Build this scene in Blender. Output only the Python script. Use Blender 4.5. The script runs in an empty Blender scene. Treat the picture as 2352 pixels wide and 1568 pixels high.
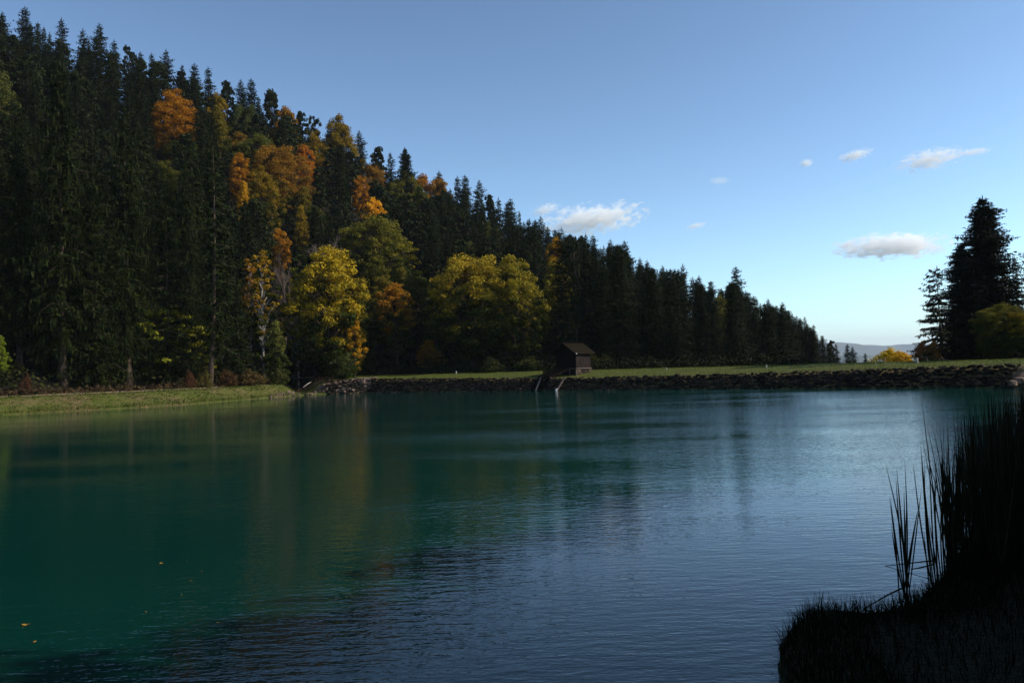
import bpy, math, random
import numpy as np
from mathutils import Matrix, Vector

# ------------------------------------------------------------------ camera, sky, sun, exposure
SC = bpy.context.scene
COL = SC.collection
R = math.radians
CAMZ = 2.6
FPX, CX, CY = 1907.0, 1176.0, 784.0          # pinhole in pixels of a 2352 px wide frame
PITCH, ROLL = R(1.80), R(-1.66)
cam_d = bpy.data.cameras.new("camera")
cam_d.sensor_width = 36.0
cam_d.lens = 36.0 * FPX / 2352.0
cam_d.clip_start, cam_d.clip_end = 0.1, 60000.0
cam = bpy.data.objects.new("camera", cam_d)
COL.objects.link(cam)
CM = Matrix.Rotation(R(90) + PITCH, 4, 'X') @ Matrix.Rotation(ROLL, 4, 'Z')
CM.translation = (0, 0, CAMZ)
cam.matrix_world = CM
SC.camera = cam
CM3 = np.array(CM.to_3x3())

SUN_AZ, SUN_EL = R(94), R(33)                # azimuth clockwise from +Y
world = bpy.data.worlds.new("World")
SC.world = world
world.use_nodes = True
wn = world.node_tree
wn.nodes.clear()
sky = wn.nodes.new('ShaderNodeTexSky')
sky.sky_type = 'NISHITA'
sky.sun_disc = False
sky.sun_elevation = SUN_EL
sky.sun_rotation = SUN_AZ
sky.altitude = 2200
sky.air_density = 1.0
sky.dust_density = 3.0
sky.ozone_density = 2.2
bg = wn.nodes.new('ShaderNodeBackground')
bg.inputs['Strength'].default_value = 0.098
wo = wn.nodes.new('ShaderNodeOutputWorld')
tint = wn.nodes.new('ShaderNodeMix'); tint.data_type = 'RGBA'; tint.blend_type = 'MULTIPLY'; tint.inputs[0].default_value = 1.0
tint.inputs[7].default_value = (0.87, 0.955, 0.88, 1)          # balance of the camera
gam = wn.nodes.new('ShaderNodeGamma'); gam.inputs[1].default_value = 1.42      # the camera's contrast
hs = wn.nodes.new('ShaderNodeHueSaturation'); hs.inputs['Saturation'].default_value = 0.86
wn.links.new(sky.outputs[0], hs.inputs['Color']); wn.links.new(hs.outputs[0], gam.inputs[0]); wn.links.new(gam.outputs[0], tint.inputs[6])
wn.links.new(tint.outputs[2], bg.inputs[0])
wn.links.new(bg.outputs[0], wo.inputs[0])

sun_d = bpy.data.lights.new("sun", 'SUN')
sun_d.energy = 4.6
sun_d.angle = R(0.53)
sun_d.color = (1.0, 0.90, 0.74)
sun = bpy.data.objects.new("sun", sun_d)
sun_vec = Vector((math.sin(SUN_AZ) * math.cos(SUN_EL), math.cos(SUN_AZ) * math.cos(SUN_EL), math.sin(SUN_EL)))
sun.rotation_euler = sun_vec.to_track_quat('Z', 'Y').to_euler()
sun.location = (60, 20, 60)
COL.objects.link(sun)

SC.view_settings.view_transform = 'Standard'
SC.view_settings.look = 'None'
SC.view_settings.exposure = 0.27
SC.view_settings.gamma = 1.0
SC.cycles.use_denoising = True
SC.cycles.max_bounces = 24
SC.cycles.diffuse_bounces = 3
SC.cycles.glossy_bounces = 3
SC.cycles.transmission_bounces = 4
SC.cycles.transparent_max_bounces = 6
SC.cycles.volume_bounces = 20
SC.cycles.sample_clamp_indirect = 3.0

# ------------------------------------------------------------------ helpers
def ray(px, py):
    """World direction through a point of the photograph, scaled so that its Y is 1."""
    d = CM3 @ np.array([(px - CX) / FPX, (CY - py) / FPX, -1.0])
    return d / d[1]

def at(px, py, Y):
    d = ray(px, py)
    return Vector((d[0] * Y, Y, CAMZ + d[2] * Y))

def on(px, py, z=0.0):
    d = ray(px, py)
    Y = (z - CAMZ) / d[2]
    return Vector((d[0] * Y, Y, z))

def project(x, y, z):
    v = CM3.T @ np.array([x, y, z - CAMZ])
    return CX + FPX * v[0] / -v[2], CY - FPX * v[1] / -v[2]

def tag(o, label=None, cat=None, group=None, kind=None):
    if label: o['label'] = label
    if cat: o['category'] = cat
    if group: o['group'] = group
    if kind: o['kind'] = kind
    return o

def mesh_np(name, verts, faces, mat=None, smooth=False):
    """verts (n,3); faces: (m,k) array of one polygon size, or a list of tuples."""
    me = bpy.data.meshes.new(name)
    if isinstance(faces, np.ndarray):
        m, k = faces.shape
        me.vertices.add(len(verts)); me.vertices.foreach_set('co', np.asarray(verts, np.float32).ravel())
        me.loops.add(m * k); me.loops.foreach_set('vertex_index', faces.astype(np.int32).ravel())
        me.polygons.add(m)
        me.polygons.foreach_set('loop_start', np.arange(0, m * k, k, dtype=np.int32))
        me.update(calc_edges=True)
    else:
        me.from_pydata([tuple(map(float, v)) for v in verts], [], faces)
        me.update()
    me.polygons.foreach_set('use_smooth', np.full(len(me.polygons), smooth))
    if mat: me.materials.append(mat)
    return me

def link(name, me, parent=None, loc=None):
    o = bpy.data.objects.new(name, me)
    COL.objects.link(o)
    if parent: o.parent = parent
    if loc is not None: o.location = loc
    return o

def empty(name, loc=(0, 0, 0), rz=0.0):
    o = bpy.data.objects.new(name, None)
    o.empty_display_size = 0.5
    COL.objects.link(o)
    o.location = loc
    o.rotation_euler = (0, 0, rz)
    return o

class MB:
    """Collects boxes, bars and tubes and links them as one mesh."""
    def __init__(s): s.v, s.f = [], []
    def add(s, vs, fs):
        n = len(s.v); s.v += [tuple(v) for v in vs]; s.f += [tuple(i + n for i in f) for f in fs]
    def box(s, x0, x1, y0, y1, z0, z1):
        s.add([(x0,y0,z0),(x1,y0,z0),(x1,y1,z0),(x0,y1,z0),(x0,y0,z1),(x1,y0,z1),(x1,y1,z1),(x0,y1,z1)],
              [(0,3,2,1),(4,5,6,7),(0,1,5,4),(1,2,6,5),(2,3,7,6),(3,0,4,7)])
    def bar(s, a, b, w, h, up=(0, 0, 1)):
        a, b = Vector(a), Vector(b); d = (b - a).normalized()
        u = d.cross(Vector(up))
        if u.length < 1e-4: u = d.cross(Vector((1, 0, 0)))
        u.normalize(); n = u.cross(d)
        vs = [p + u * i * w / 2 + n * j * h / 2 for p in (a, b) for i, j in ((-1,-1),(1,-1),(1,1),(-1,1))]
        s.add(vs, [(0,1,2,3),(7,6,5,4),(0,4,5,1),(1,5,6,2),(2,6,7,3),(3,7,4,0)])
    def tube(s, pts, rad, n=8):
        pts = [Vector(p) for p in pts]; vs, fs = [], []
        for i, p in enumerate(pts):
            d = (pts[min(i + 1, len(pts) - 1)] - pts[max(i - 1, 0)]).normalized()
            u = d.cross(Vector((0, 1, 0.13))).normalized(); w = d.cross(u)
            for k in range(n):
                a = 2 * math.pi * k / n
                vs.append(p + (u * math.cos(a) + w * math.sin(a)) * rad[i])
        for i in range(len(pts) - 1):
            for k in range(n):
                fs.append((i*n+k, i*n+(k+1) % n, (i+1)*n+(k+1) % n, (i+1)*n+k))
        fs.append(tuple(range(n))[::-1]); fs.append(tuple((len(pts)-1)*n + k for k in range(n)))
        s.add(vs, fs)
    def mesh(s, name, mat, smooth=False): return mesh_np(name, s.v, s.f, mat, smooth)
    def build(s, name, mat, parent=None, smooth=False, loc=None): return link(name, s.mesh(name, mat, smooth), parent, loc)

# ------------------------------------------------------------------ materials
def new_mat(name):
    m = bpy.data.materials.new(name); m.use_nodes = True
    nt = m.node_tree; nt.nodes.clear()
    out = nt.nodes.new('ShaderNodeOutputMaterial')
    return m, nt, out
def N(nt, t, **kw):
    n = nt.nodes.new(t)
    for k, v in kw.items():
        if k in n.inputs: n.inputs[k].default_value = v
        else: setattr(n, k, v)
    return n
def mixc(nt, fac, a, b, mode='MIX'):
    n = nt.nodes.new('ShaderNodeMix'); n.data_type = 'RGBA'; n.blend_type = mode
    for i, v in ((0, fac), (6, a), (7, b)):
        if hasattr(v, 'links'): nt.links.new(v, n.inputs[i])
        elif i: n.inputs[i].default_value = (*v, 1)
        else: n.inputs[i].default_value = v
    return n.outputs[2]
def math_(nt, op, a, b=0.0, c=None, clamp=False):
    n = nt.nodes.new('ShaderNodeMath'); n.operation = op; n.use_clamp = clamp
    for i, v in enumerate((a, b) if c is None else (a, b, c)):
        if hasattr(v, 'links'): nt.links.new(v, n.inputs[i])
        else: n.inputs[i].default_value = v
    return n.outputs[0]
def noise(nt, vec, scale, detail=3, rough=0.55):
    n = N(nt, 'ShaderNodeTexNoise', Scale=scale, Detail=detail, Roughness=rough)
    if vec is not None: nt.links.new(vec, n.inputs['Vector'])
    return n.outputs['Fac']
def ramp(nt, fac, lo, hi):
    n = nt.nodes.new('ShaderNodeMapRange'); n.inputs[1].default_value = lo; n.inputs[2].default_value = hi
    n.interpolation_type = 'SMOOTHSTEP'
    nt.links.new(fac, n.inputs[0]); return n.outputs[0]
def coords(nt, which='Object'):
    return nt.nodes.new('ShaderNodeTexCoord').outputs[which]
def mapped(nt, vec, scale=(1, 1, 1), rot=(0, 0, 0)):
    n = nt.nodes.new('ShaderNodeMapping'); n.inputs['Scale'].default_value = scale; n.inputs['Rotation'].default_value = rot
    nt.links.new(vec, n.inputs[0]); return n.outputs[0]

def leaf_material(name, green, translucency=0.25):
    """Autumn foliage: the object's colour where the leaves have turned, green elsewhere (share = alpha of the colour)."""
    m, nt, out = new_mat(name)
    oi = nt.nodes.new('ShaderNodeObjectInfo')
    co = coords(nt)
    sep = nt.nodes.new('ShaderNodeSeparateXYZ'); nt.links.new(coords(nt, 'Generated'), sep.inputs[0])
    offs = nt.nodes.new('ShaderNodeVectorMath'); offs.operation = 'ADD'
    nt.links.new(co, offs.inputs[0]); nt.links.new(oi.outputs['Random'], offs.inputs[1])
    n1 = noise(nt, offs.outputs[0], 0.35, 2); n2 = noise(nt, co, 2.6, 1)
    v = math_(nt, 'ADD', n1, math_(nt, 'MULTIPLY', math_(nt, 'SUBTRACT', sep.outputs[2], 0.5), 0.42))
    thr = math_(nt, 'SUBTRACT', v, math_(nt, 'SUBTRACT', 0.72, math_(nt, 'MULTIPLY', oi.outputs['Alpha'], 0.5)))
    fac = math_(nt, 'MULTIPLY_ADD', thr, 6.0, 0.5, clamp=True)
    c = mixc(nt, fac, green, mixc(nt, 1.0, oi.outputs['Color'], (0.78, 0.80, 0.8), 'MULTIPLY'))
    c2 = mixc(nt, ramp(nt, n2, 0.35, 0.7), c, mixc(nt, 1.0, c, (1.35, 1.12, 0.75), 'MULTIPLY'))
    d = N(nt, 'ShaderNodeBsdfPrincipled', Roughness=0.6); nt.links.new(c2, d.inputs['Base Color'])
    d.inputs['Specular IOR Level'].default_value = 0.08
    t = nt.nodes.new('ShaderNodeBsdfTranslucent'); nt.links.new(c2, t.inputs[0])
    mx = nt.nodes.new('ShaderNodeMixShader'); mx.inputs[0].default_value = translucency
    nt.links.new(d.outputs[0], mx.inputs[1]); nt.links.new(t.outputs[0], mx.inputs[2])
    nt.links.new(mx.outputs[0], out.inputs[0])
    return m
def needle_material(name):
    m, nt, out = new_mat(name)
    oi = nt.nodes.new('ShaderNodeObjectInfo'); co = coords(nt)
    c = mixc(nt, ramp(nt, noise(nt, co, 0.9, 3), 0.3, 0.72), mixc(nt, 1.0, oi.outputs['Color'], (0.40, 0.46, 0.46), 'MULTIPLY'),
             mixc(nt, 1.0, oi.outputs['Color'], (1.35, 1.2, 0.8), 'MULTIPLY'))
    d = N(nt, 'ShaderNodeBsdfPrincipled', Roughness=0.65); nt.links.new(c, d.inputs['Base Color'])
    d.inputs['Specular IOR Level'].default_value = 0.05
    nt.links.new(d.outputs[0], out.inputs[0])
    return m
def plain(name, dark, light, scale=4.0, rough=0.8, bump=0.0, stretch=(1, 1, 1), detail=4, spec=0.06):
    m, nt, out = new_mat(name)
    v = mapped(nt, coords(nt), stretch)
    n = noise(nt, v, scale, detail, 0.6)
    d = N(nt, 'ShaderNodeBsdfPrincipled', Roughness=rough)
    d.inputs['Specular IOR Level'].default_value = spec
    nt.links.new(mixc(nt, ramp(nt, n, 0.3, 0.72), dark, light), d.inputs['Base Color'])
    if bump:
        b = N(nt, 'ShaderNodeBump', Strength=1.0, Distance=bump); nt.links.new(n, b.inputs['Height']); nt.links.new(b.outputs[0], d.inputs['Normal'])
    nt.links.new(d.outputs[0], out.inputs[0])
    return m

M_LEAF = leaf_material('leaf', (0.026, 0.040, 0.004))
M_NEEDLE = needle_material('needle')
M_BARK = plain('bark', (0.035, 0.024, 0.018), (0.12, 0.085, 0.065), 3.0, 0.9, 0.03, (3, 3, 0.6))
M_PALEBARK = plain('pale_bark', (0.10, 0.085, 0.075), (0.36, 0.33, 0.30), 2.0, 0.85, 0.02, (3, 3, 0.8))
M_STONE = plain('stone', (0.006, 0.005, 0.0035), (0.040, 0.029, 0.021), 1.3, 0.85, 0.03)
M_WOOD = plain('dark_wood', (0.006, 0.005, 0.004), (0.013, 0.010, 0.008), 2.4, 0.9, 0.01, (6, 6, 0.5), spec=0.0)
M_WEATHERED = plain('weathered_wood', (0.04, 0.032, 0.028), (0.13, 0.105, 0.09), 2.0, 0.8, 0.01, (8, 8, 0.5))
M_SHINGLE = plain('shingle', (0.006, 0.005, 0.0035), (0.022, 0.018, 0.012), 2.2, 0.9, 0.02, (1, 5, 5), spec=0.0)
M_WHITE = plain('white_paint', (0.62, 0.62, 0.60), (0.8, 0.8, 0.78), 6, 0.6)
M_CONCRETE = plain('concrete', (0.22, 0.21, 0.19), (0.42, 0.40, 0.36), 5, 0.85)
M_REED = plain('reed', (0.014, 0.016, 0.008), (0.034, 0.032, 0.016), 3.0, 0.6)
M_SPIKE = plain('seed_head', (0.035, 0.018, 0.010), (0.07, 0.04, 0.02), 9.0, 0.9)
M_GRASS = plain('grass_blade', (0.005, 0.009, 0.0025), (0.011, 0.015, 0.004), 0.8, 0.8, spec=0.0)
M_BROWNPLANT = plain('withered_plant', (0.016, 0.012, 0.006), (0.07, 0.042, 0.020), 1.5, 0.8)
M_DIRTPATH = plain('path_dirt', (0.16, 0.11, 0.07), (0.30, 0.215, 0.15), 1.5, 0.95)
M_FLOATLEAF = plain('fallen_leaf', (0.20, 0.10, 0.02), (0.36, 0.22, 0.05), 12.0, 0.6)

# ------------------------------------------------------------------ terrain
POND = np.array([(-24.6, 102.2), (-18.0, 102.4), (-8.0, 96.8), (2.6, 90.8), (12.0, 84.0), (21.2, 77.2), (30.0, 69.8), (38.0, 62.6),
                 (38.7, 60.2), (36.8, 56.0), (30.2, 47.0), (23.7, 37.0), (19.6, 31.0), (13.1, 21.7), (9.2, 16.0), (6.3, 11.6), (4.75, 9.4),
                 (3.95, 8.4), (3.35, 8.0), (2.75, 8.1), (2.4, 7.7), (2.12, 6.9), (1.95, 5.8), (1.7, 4.3), (-3, 3.2), (-20, 2.5), (-50, 8),
                 (-60, 30), (-55, 54), (-40.7, 66.0), (-34.9, 71.8), (-31.3, 76.9), (-29.0, 86.0), (-26.9, 95.0), (-25.2, 100.0)])
CHAN = np.array([(-24.9, 100.8), (-27.2, 106.0), (-30.5, 115.0), (-36.0, 126.0)])
# image column (2352 px frame), foot of the hill, ridge, skyline of the tree tops, tree height on the ridge
SKY = [(-400, -170), (-100, 30), (0, 30), (55, 20), (100, 62), (140, 48), (180, 75), (230, 62), (265, 100), (320, 120), (380, 118),
       (430, 150), (480, 158), (530, 188), (577, 184), (620, 206), (660, 238), (710, 268), (740, 270), (775, 268), (800, 300),
       (830, 305), (860, 338), (900, 352), (930, 345), (965, 388), (1010, 400), (1060, 408), (1100, 416), (1140, 460), (1180, 462),
       (1215, 505), (1240, 502), (1290, 528), (1350, 540), (1380, 565), (1400, 553), (1435, 555), (1465, 595), (1520, 612),
       (1560, 610), (1605, 635), (1640, 665), (1690, 640), (1760, 690), (1800, 697), (1850, 730), (1890, 775), (1930, 795),
       (1985, 815), (2400, 815)]
SKX, SKYY = np.array([s[0] for s in SKY], float), np.array([s[1] for s in SKY], float)
def horizon(px): return 844.0 - 0.029 * (px - 1176.0)
TAB = [(-600, 58, 140, 15), (-400, 62, 150, 15), (0, 77, 165, 16), (400, 92, 180, 16), (730, 116, 196, 16), (1000, 115, 205, 17),
       (1240, 111, 215, 20), (1500, 105, 220, 22), (1650, 104, 215, 22), (1740, 102, 200, 22)]
rows = []
for px, Db, Dr, th in TAB:
    zr = CAMZ + (horizon(px) - np.interp(px, SKX, SKYY)) / FPX * Dr - th
    rows.append((px, Db, Dr, zr))
rows += [(1820, 98, 210, -1.5), (1900, 92, 220, -7), (1960, 88, 240, -14), (2060, 87, 240, -14), (2120, 95, 240, -3),
         (2200, 108, 240, 1), (2500, 110, 240, 3), (4000, 110, 240, 3)]
TP, TDB, TDR, TZR = [np.array([r[i] for r in rows], float) for i in range(4)]

_A = POND; _B = np.roll(POND, -1, 0); _D = _B - _A; _L2 = (_D ** 2).sum(1)
def pond_dist(X, Y):
    """distance to the shoreline, negative over the pond"""
    X = np.asarray(X, float); Y = np.asarray(Y, float); sh = X.shape
    X, Y = X.ravel(), Y.ravel(); out = np.empty(len(X))
    for i in range(0, len(X), 20000):
        x, y = X[i:i + 20000, None], Y[i:i + 20000, None]
        ax, ay, dx, dy = _A[:, 0], _A[:, 1], _D[:, 0], _D[:, 1]
        t = np.minimum(np.maximum(((x - ax) * dx + (y - ay) * dy) / _L2, 0), 1)
        best = np.sqrt(((x - ax - t * dx) ** 2 + (y - ay - t * dy) ** 2).min(1))
        c = (ay > y) != (_B[:, 1] > y)
        xi = dx * (y - ay) / np.where(dy == 0, 1e-9, dy) + ax
        ins = ((c & (x < xi)).sum(1) % 2) == 1
        out[i:i + 20000] = np.where(ins, -best, best)
    return out.reshape(sh)
def chan_dist(X, Y):
    best = np.full(np.shape(X), 1e9)
    for (x0, y0), (x1, y1) in zip(CHAN[:-1], CHAN[1:]):
        dx, dy = x1 - x0, y1 - y0
        t = np.clip(((X - x0) * dx + (Y - y0) * dy) / (dx * dx + dy * dy), 0, 1)
        best = np.minimum(best, np.hypot(X - x0 - t * dx, Y - y0 - t * dy))
    return best
def sstep(a, b, x):
    t = np.clip((x - a) / (b - a), 0, 1); return t * t * (3 - 2 * t)
def wob(X, Y, s, seed=0):
    return (np.sin(X * s + 1.7 + seed) * np.cos(Y * s * 1.13 + 0.6 * seed) + 0.5 * np.sin(X * s * 2.3 + Y * s * 1.9 + seed * 2.1)
            + 0.35 * np.sin(X * s * 4.7 - Y * s * 4.1 + seed)) / 1.85
def crest_edge(px): return np.interp(px, [850, 1100, 1300, 1700, 2000, 2330], [1.66, 1.45, 1.24, 1.36, 1.5, 1.66])
def ground(X, Y):
    X = np.asarray(X, float); Y = np.asarray(Y, float)
    d = pond_dist(X, Y)
    px = np.where(Y > 8, CX + FPX * X / np.maximum(Y, 8), np.where(X < 0, -600, 3000))
    px = np.clip(px, -600, 3000)
    far = sstep(40, 56, Y + np.maximum(0, -X - 20) * 0.4)          # 0 near bank, 1 dam and left bank
    left = far * (1 - sstep(690, 850, px))
    dam = far - left
    near = 1 - far
    dp = np.maximum(d, 0)
    zl = 1.33 * sstep(-0.6, 4.2, dp) ** 0.9 + 0.10 * sstep(4, 9, dp)
    edge = crest_edge(px)
    zd = edge * np.clip(dp / 1.25, 0, 1) + (2.05 - edge) * sstep(0.8, 12.0, dp)
    zn = 0.24 * sstep(-0.1, 0.22, dp) + 0.05 * np.minimum(dp, 8)
    z = left * zl + dam * zd + near * zn
    Db, Dr, Zr = np.interp(px, TP, TDB), np.interp(px, TP, TDR), np.interp(px, TP, TZR)
    base = left * 1.43 + dam * 2.05 + near * 1.2
    s = np.clip((Y - Db) / (Dr - Db), 0, 1)
    hz = (Zr - base) * (0.72 * s + 0.28 * s * s * (3 - 2 * s))
    z = z + hz * far
    z = z - np.maximum(0, Y - Dr) * 0.42 * far
    z = np.maximum(z, -45 + 0 * z)
    z = z + np.where(s > 0.02, wob(X, Y, 0.11) * 1.2 * np.minimum(1, s * 4), 0) + wob(X, Y, 0.9, 3) * 0.045 * (dp > 0.3)
    cd = chan_dist(X, Y)
    cut = (1 - sstep(0.3, 2.8, cd)) * (Y > 97) * (d > -0.2)
    z = z - cut * np.maximum(z - 0.12, 0)
    return np.where(d < 0, -np.minimum(2.5, -d * 0.9) - 0.02, z)
def gz(x, y): return float(ground(np.array([x]), np.array([y]))[0])

def axis(parts):
    out = []
    for a, b, st in parts: out += list(np.arange(a, b, st))
    return np.array(out + [parts[-1][1]])
gx = axis([(-16000, -2000, 2800), (-2000, -400, 200), (-400, -120, 20), (-120, -60, 3), (-60, 0, 0.75), (0, 11, 0.14), (11, 50, 0.75),
           (50, 140, 3), (140, 500, 30), (500, 2000, 250), (2000, 16000, 2800)])
gy = axis([(-3000, -300, 450), (-300, -20, 40), (-20, 2, 2), (2, 17, 0.14), (17, 55, 1.0), (55, 125, 0.6), (125, 300, 3),
           (300, 800, 25), (800, 4000, 400), (4000, 18000, 2800)])
GX, GY = np.meshgrid(gx, gy)
GZ = ground(GX, GY)
nx, ny = len(gx), len(gy)
idx = np.arange(nx * ny).reshape(ny, nx)
faces = np.stack([idx[:-1, :-1], idx[:-1, 1:], idx[1:, 1:], idx[1:, :-1]], -1).reshape(-1, 4)
me = mesh_np('ground', np.stack([GX, GY, GZ], -1).reshape(-1, 3), faces, None, True)
# what grows where: 0 grass, 1 forest floor and painted shade of the near bank, bare earth at the brink
D_ = pond_dist(GX, GY)
PX_ = np.clip(CX + FPX * GX / np.maximum(GY, 8), -600, 3000)
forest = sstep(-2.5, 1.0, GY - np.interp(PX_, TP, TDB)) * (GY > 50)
forest = np.maximum(forest, (GY < 34) * 0.9)  # near bank darkened as well, its shade put into the ground colour
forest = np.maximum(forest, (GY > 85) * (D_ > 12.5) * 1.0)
brink = np.exp(-((D_ - 1.55) / 0.7) ** 2) * (GY > 55) * (PX_ > 820) * (0.55 + 0.45 * wob(GX, GY, 0.5, 5))
brink = np.maximum(brink, np.clip(wob(GX, GY, 0.45, 8) * 1.6 - 0.1, 0, 1) * (PX_ < 760) * (GY > 50) * 0.8)
brink = np.maximum(brink, (D_ < 1.3) * (D_ > -0.5) * (GY > 60) * (PX_ > 760) * 1.0)
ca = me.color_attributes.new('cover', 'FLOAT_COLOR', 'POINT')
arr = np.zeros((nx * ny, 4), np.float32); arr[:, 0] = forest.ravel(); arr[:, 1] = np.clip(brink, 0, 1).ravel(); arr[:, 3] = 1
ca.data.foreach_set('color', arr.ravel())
m, nt, out = new_mat('ground')
at_ = nt.nodes.new('ShaderNodeAttribute'); at_.attribute_name = 'cover'
sp = nt.nodes.new('ShaderNodeSeparateColor'); nt.links.new(at_.outputs['Color'], sp.inputs[0])
co = coords(nt)
n1 = noise(nt, co, 0.35, 4); n2 = noise(nt, co, 3.5, 4, 0.7)
g = mixc(nt, ramp(nt, n1, 0.35, 0.7), (0.044, 0.072, 0.006), (0.070, 0.088, 0.010))
g = mixc(nt, ramp(nt, n2, 0.36, 0.68), g, (0.095, 0.080, 0.025))
e = mixc(nt, ramp(nt, n2, 0.35, 0.65), (0.07, 0.042, 0.022), (0.18, 0.115, 0.065))
g = mixc(nt, math_(nt, 'MULTIPLY', sp.outputs[1], ramp(nt, n2, 0.25, 0.6)), g, e)
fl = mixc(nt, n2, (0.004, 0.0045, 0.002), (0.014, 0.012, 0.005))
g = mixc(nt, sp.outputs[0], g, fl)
d = N(nt, 'ShaderNodeBsdfPrincipled', Roughness=0.9); d.inputs['Specular IOR Level'].default_value = 0.15
nt.links.new(g, d.inputs['Base Color'])
b = N(nt, 'ShaderNodeBump', Strength=1.0, Distance=0.12); nt.links.new(n2, b.inputs['Height']); nt.links.new(b.outputs[0], d.inputs['Normal'])
nt.links.new(d.outputs[0], out.inputs[0])
me.materials.append(m)
tag(link('ground', me), kind='structure')

# ------------------------------------------------------------------ water
def pond_outline(off):
    c = POND; n = len(c); res = []
    for i in range(n):
        p0, p1, p2 = c[i - 1], c[i], c[(i + 1) % n]
        t = (p2 - p0); t = t / np.hypot(*t)
        res.append((p1[0] - t[1] * off, p1[1] + t[0] * off))
    return res
ol = pond_outline(0.55)
a_test = pond_dist(np.array([ol[3][0]]), np.array([ol[3][1]]))[0]
if a_test < 0: ol = pond_outline(-0.55)
me = mesh_np('water', [(x, y, 0.0) for x, y in ol], [tuple(range(len(ol)))])
m, nt, out = new_mat('water')
co = coords(nt)
d = N(nt, 'ShaderNodeBsdfPrincipled', Roughness=0.045, IOR=1.333)
d.inputs['Specular IOR Level'].default_value = 0.5
body = mixc(nt, ramp(nt, noise(nt, co, 0.06, 2), 0.3, 0.7), (0.0012, 0.027, 0.022), (0.0018, 0.037, 0.029))
nt.links.new(body, d.inputs['Base Color'])
sep = nt.nodes.new('ShaderNodeSeparateXYZ'); nt.links.new(co, sep.inputs[0])
# open water is ruffled by the wind, the lee along the left bank and the dam is calmer
lee = ramp(nt, math_(nt, 'MULTIPLY_ADD', sep.outputs[1], -0.33, math_(nt, 'ADD', sep.outputs[0], 17.0)), -16.0, 8.0)
patch = ramp(nt, noise(nt, mapped(nt, co, (0.6, 1.6, 1), (0, 0, R(-12))), 0.11, 3), 0.32, 0.68)
farr = ramp(nt, sep.outputs[1], 12.0, 45.0)
amp = math_(nt, 'MULTIPLY', math_(nt, 'MULTIPLY_ADD', farr, 1.5, 0.80), math_(nt, 'MULTIPLY', math_(nt, 'MULTIPLY_ADD', lee, 0.85, 0.15), math_(nt, 'MULTIPLY_ADD', patch, 0.75, 0.35)))
w1 = noise(nt, mapped(nt, co, (0.32, 1.0, 1), (0, 0, R(-9))), 8.5, 2, 0.45)
w2 = noise(nt, mapped(nt, co, (0.5, 1.0, 1), (0, 0, R(-22))), 3.0, 2, 0.5)
w3 = noise(nt, mapped(nt, co, (0.6, 1.0, 1), (0, 0, R(10))), 24.0, 1, 0.5)
h = math_(nt, 'ADD', math_(nt, 'MULTIPLY', w1, 0.010), math_(nt, 'ADD', math_(nt, 'MULTIPLY', w2, 0.008), math_(nt, 'MULTIPLY', w3, 0.0035)))
h = math_(nt, 'MULTIPLY', h, amp)
b = N(nt, 'ShaderNodeBump', Strength=1.0, Distance=1.0); nt.links.new(h, b.inputs['Height']); nt.links.new(b.outputs[0], d.inputs['Normal'])
nt.links.new(d.outputs[0], out.inputs[0])
me.materials.append(m)
tag(link('water', me), kind='structure')

# ------------------------------------------------------------------ path along the left bank
pl, pr = [], []
for px, py, dd in [(-260, 925, 5.2), (-60, 914, 5.2), (0, 912, 5.2), (120, 908, 5.2), (220, 905, 5.0), (330, 900, 5.0), (430, 896, 4.8), (520, 890, 4.6)]:
    t = (px - CX) / FPX
    for Y in np.arange(55, 110, 0.1):
        if pond_dist(np.array([t * Y]), np.array([Y]))[0] > dd: break
    pl.append((t * Y, Y))
pts, fs = [], []
dense = []
for (a, b_) in zip(pl[:-1], pl[1:]):
    for k in range(8): dense.append((a[0] + (b_[0] - a[0]) * k / 8, a[1] + (b_[1] - a[1]) * k / 8))
for i, (x, y) in enumerate(dense):
    x2, y2 = dense[min(i + 1, len(dense) - 1)]; x1, y1 = dense[max(i - 1, 0)]
    tx, ty = x2 - x1, y2 - y1; l = math.hypot(tx, ty); nxx, nyy = -ty / l, tx / l
    for k in (-0.9, -0.45, 0, 0.45, 0.9):
        w = k * (1 + 0.15 * math.sin(i * 1.3)); X, Y = x + nxx * w, y + nyy * w
        pts.append((X, Y, gz(X, Y) + 0.045))
for i in range(len(dense) - 1):
    for k in range(4): fs.append((i*5+k, i*5+k+1, (i+1)*5+k+1, (i+1)*5+k))
tag(link('path', mesh_np('path', pts, fs, M_DIRTPATH, True)), kind='structure')

# ------------------------------------------------------------------ far hills
def ridge_mesh(Y0, Y1, xs, crest, seed):
    rng = np.random.RandomState(seed); v = []; n = len(xs); K = 18
    ys = np.linspace(0, 1, K)
    for s in ys:
        prof = math.sin(min(s / 0.6, 1.0) * math.pi / 2) if s <= 0.6 else math.cos((s - 0.6) / 0.4 * math.pi / 2)
        for x in xs:
            zc = np.interp(x, crest[0], crest[1])
            zz = -45 + (zc + 45) * prof * (1 + 0.05 * math.sin(x * 0.004 + s * 9 + seed) * (1 - prof) * 4 * prof) + 6 * math.sin(x * 0.013 + seed) * prof + 3 * math.sin(x * 0.041) * prof
            v.append((x, Y0 + (Y1 - Y0) * s + 300 * math.sin(x * 0.0017), zz))
    i = np.arange(n * K).reshape(K, n)
    f = np.stack([i[:-1, :-1], i[:-1, 1:], i[1:, 1:], i[1:, :-1]], -1).reshape(-1, 4)
    return np.array(v), f
M_HILL = plain('far_forest', (0.035, 0.05, 0.03), (0.075, 0.085, 0.05), 0.004, 0.95)
def crest_of(lst, Y):
    xs = [ray(px, py)[0] * Y for px, py in lst]; zs = [CAMZ + ray(px, py)[2] * Y for px, py in lst]
    return np.array(xs), np.array(zs)
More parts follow.
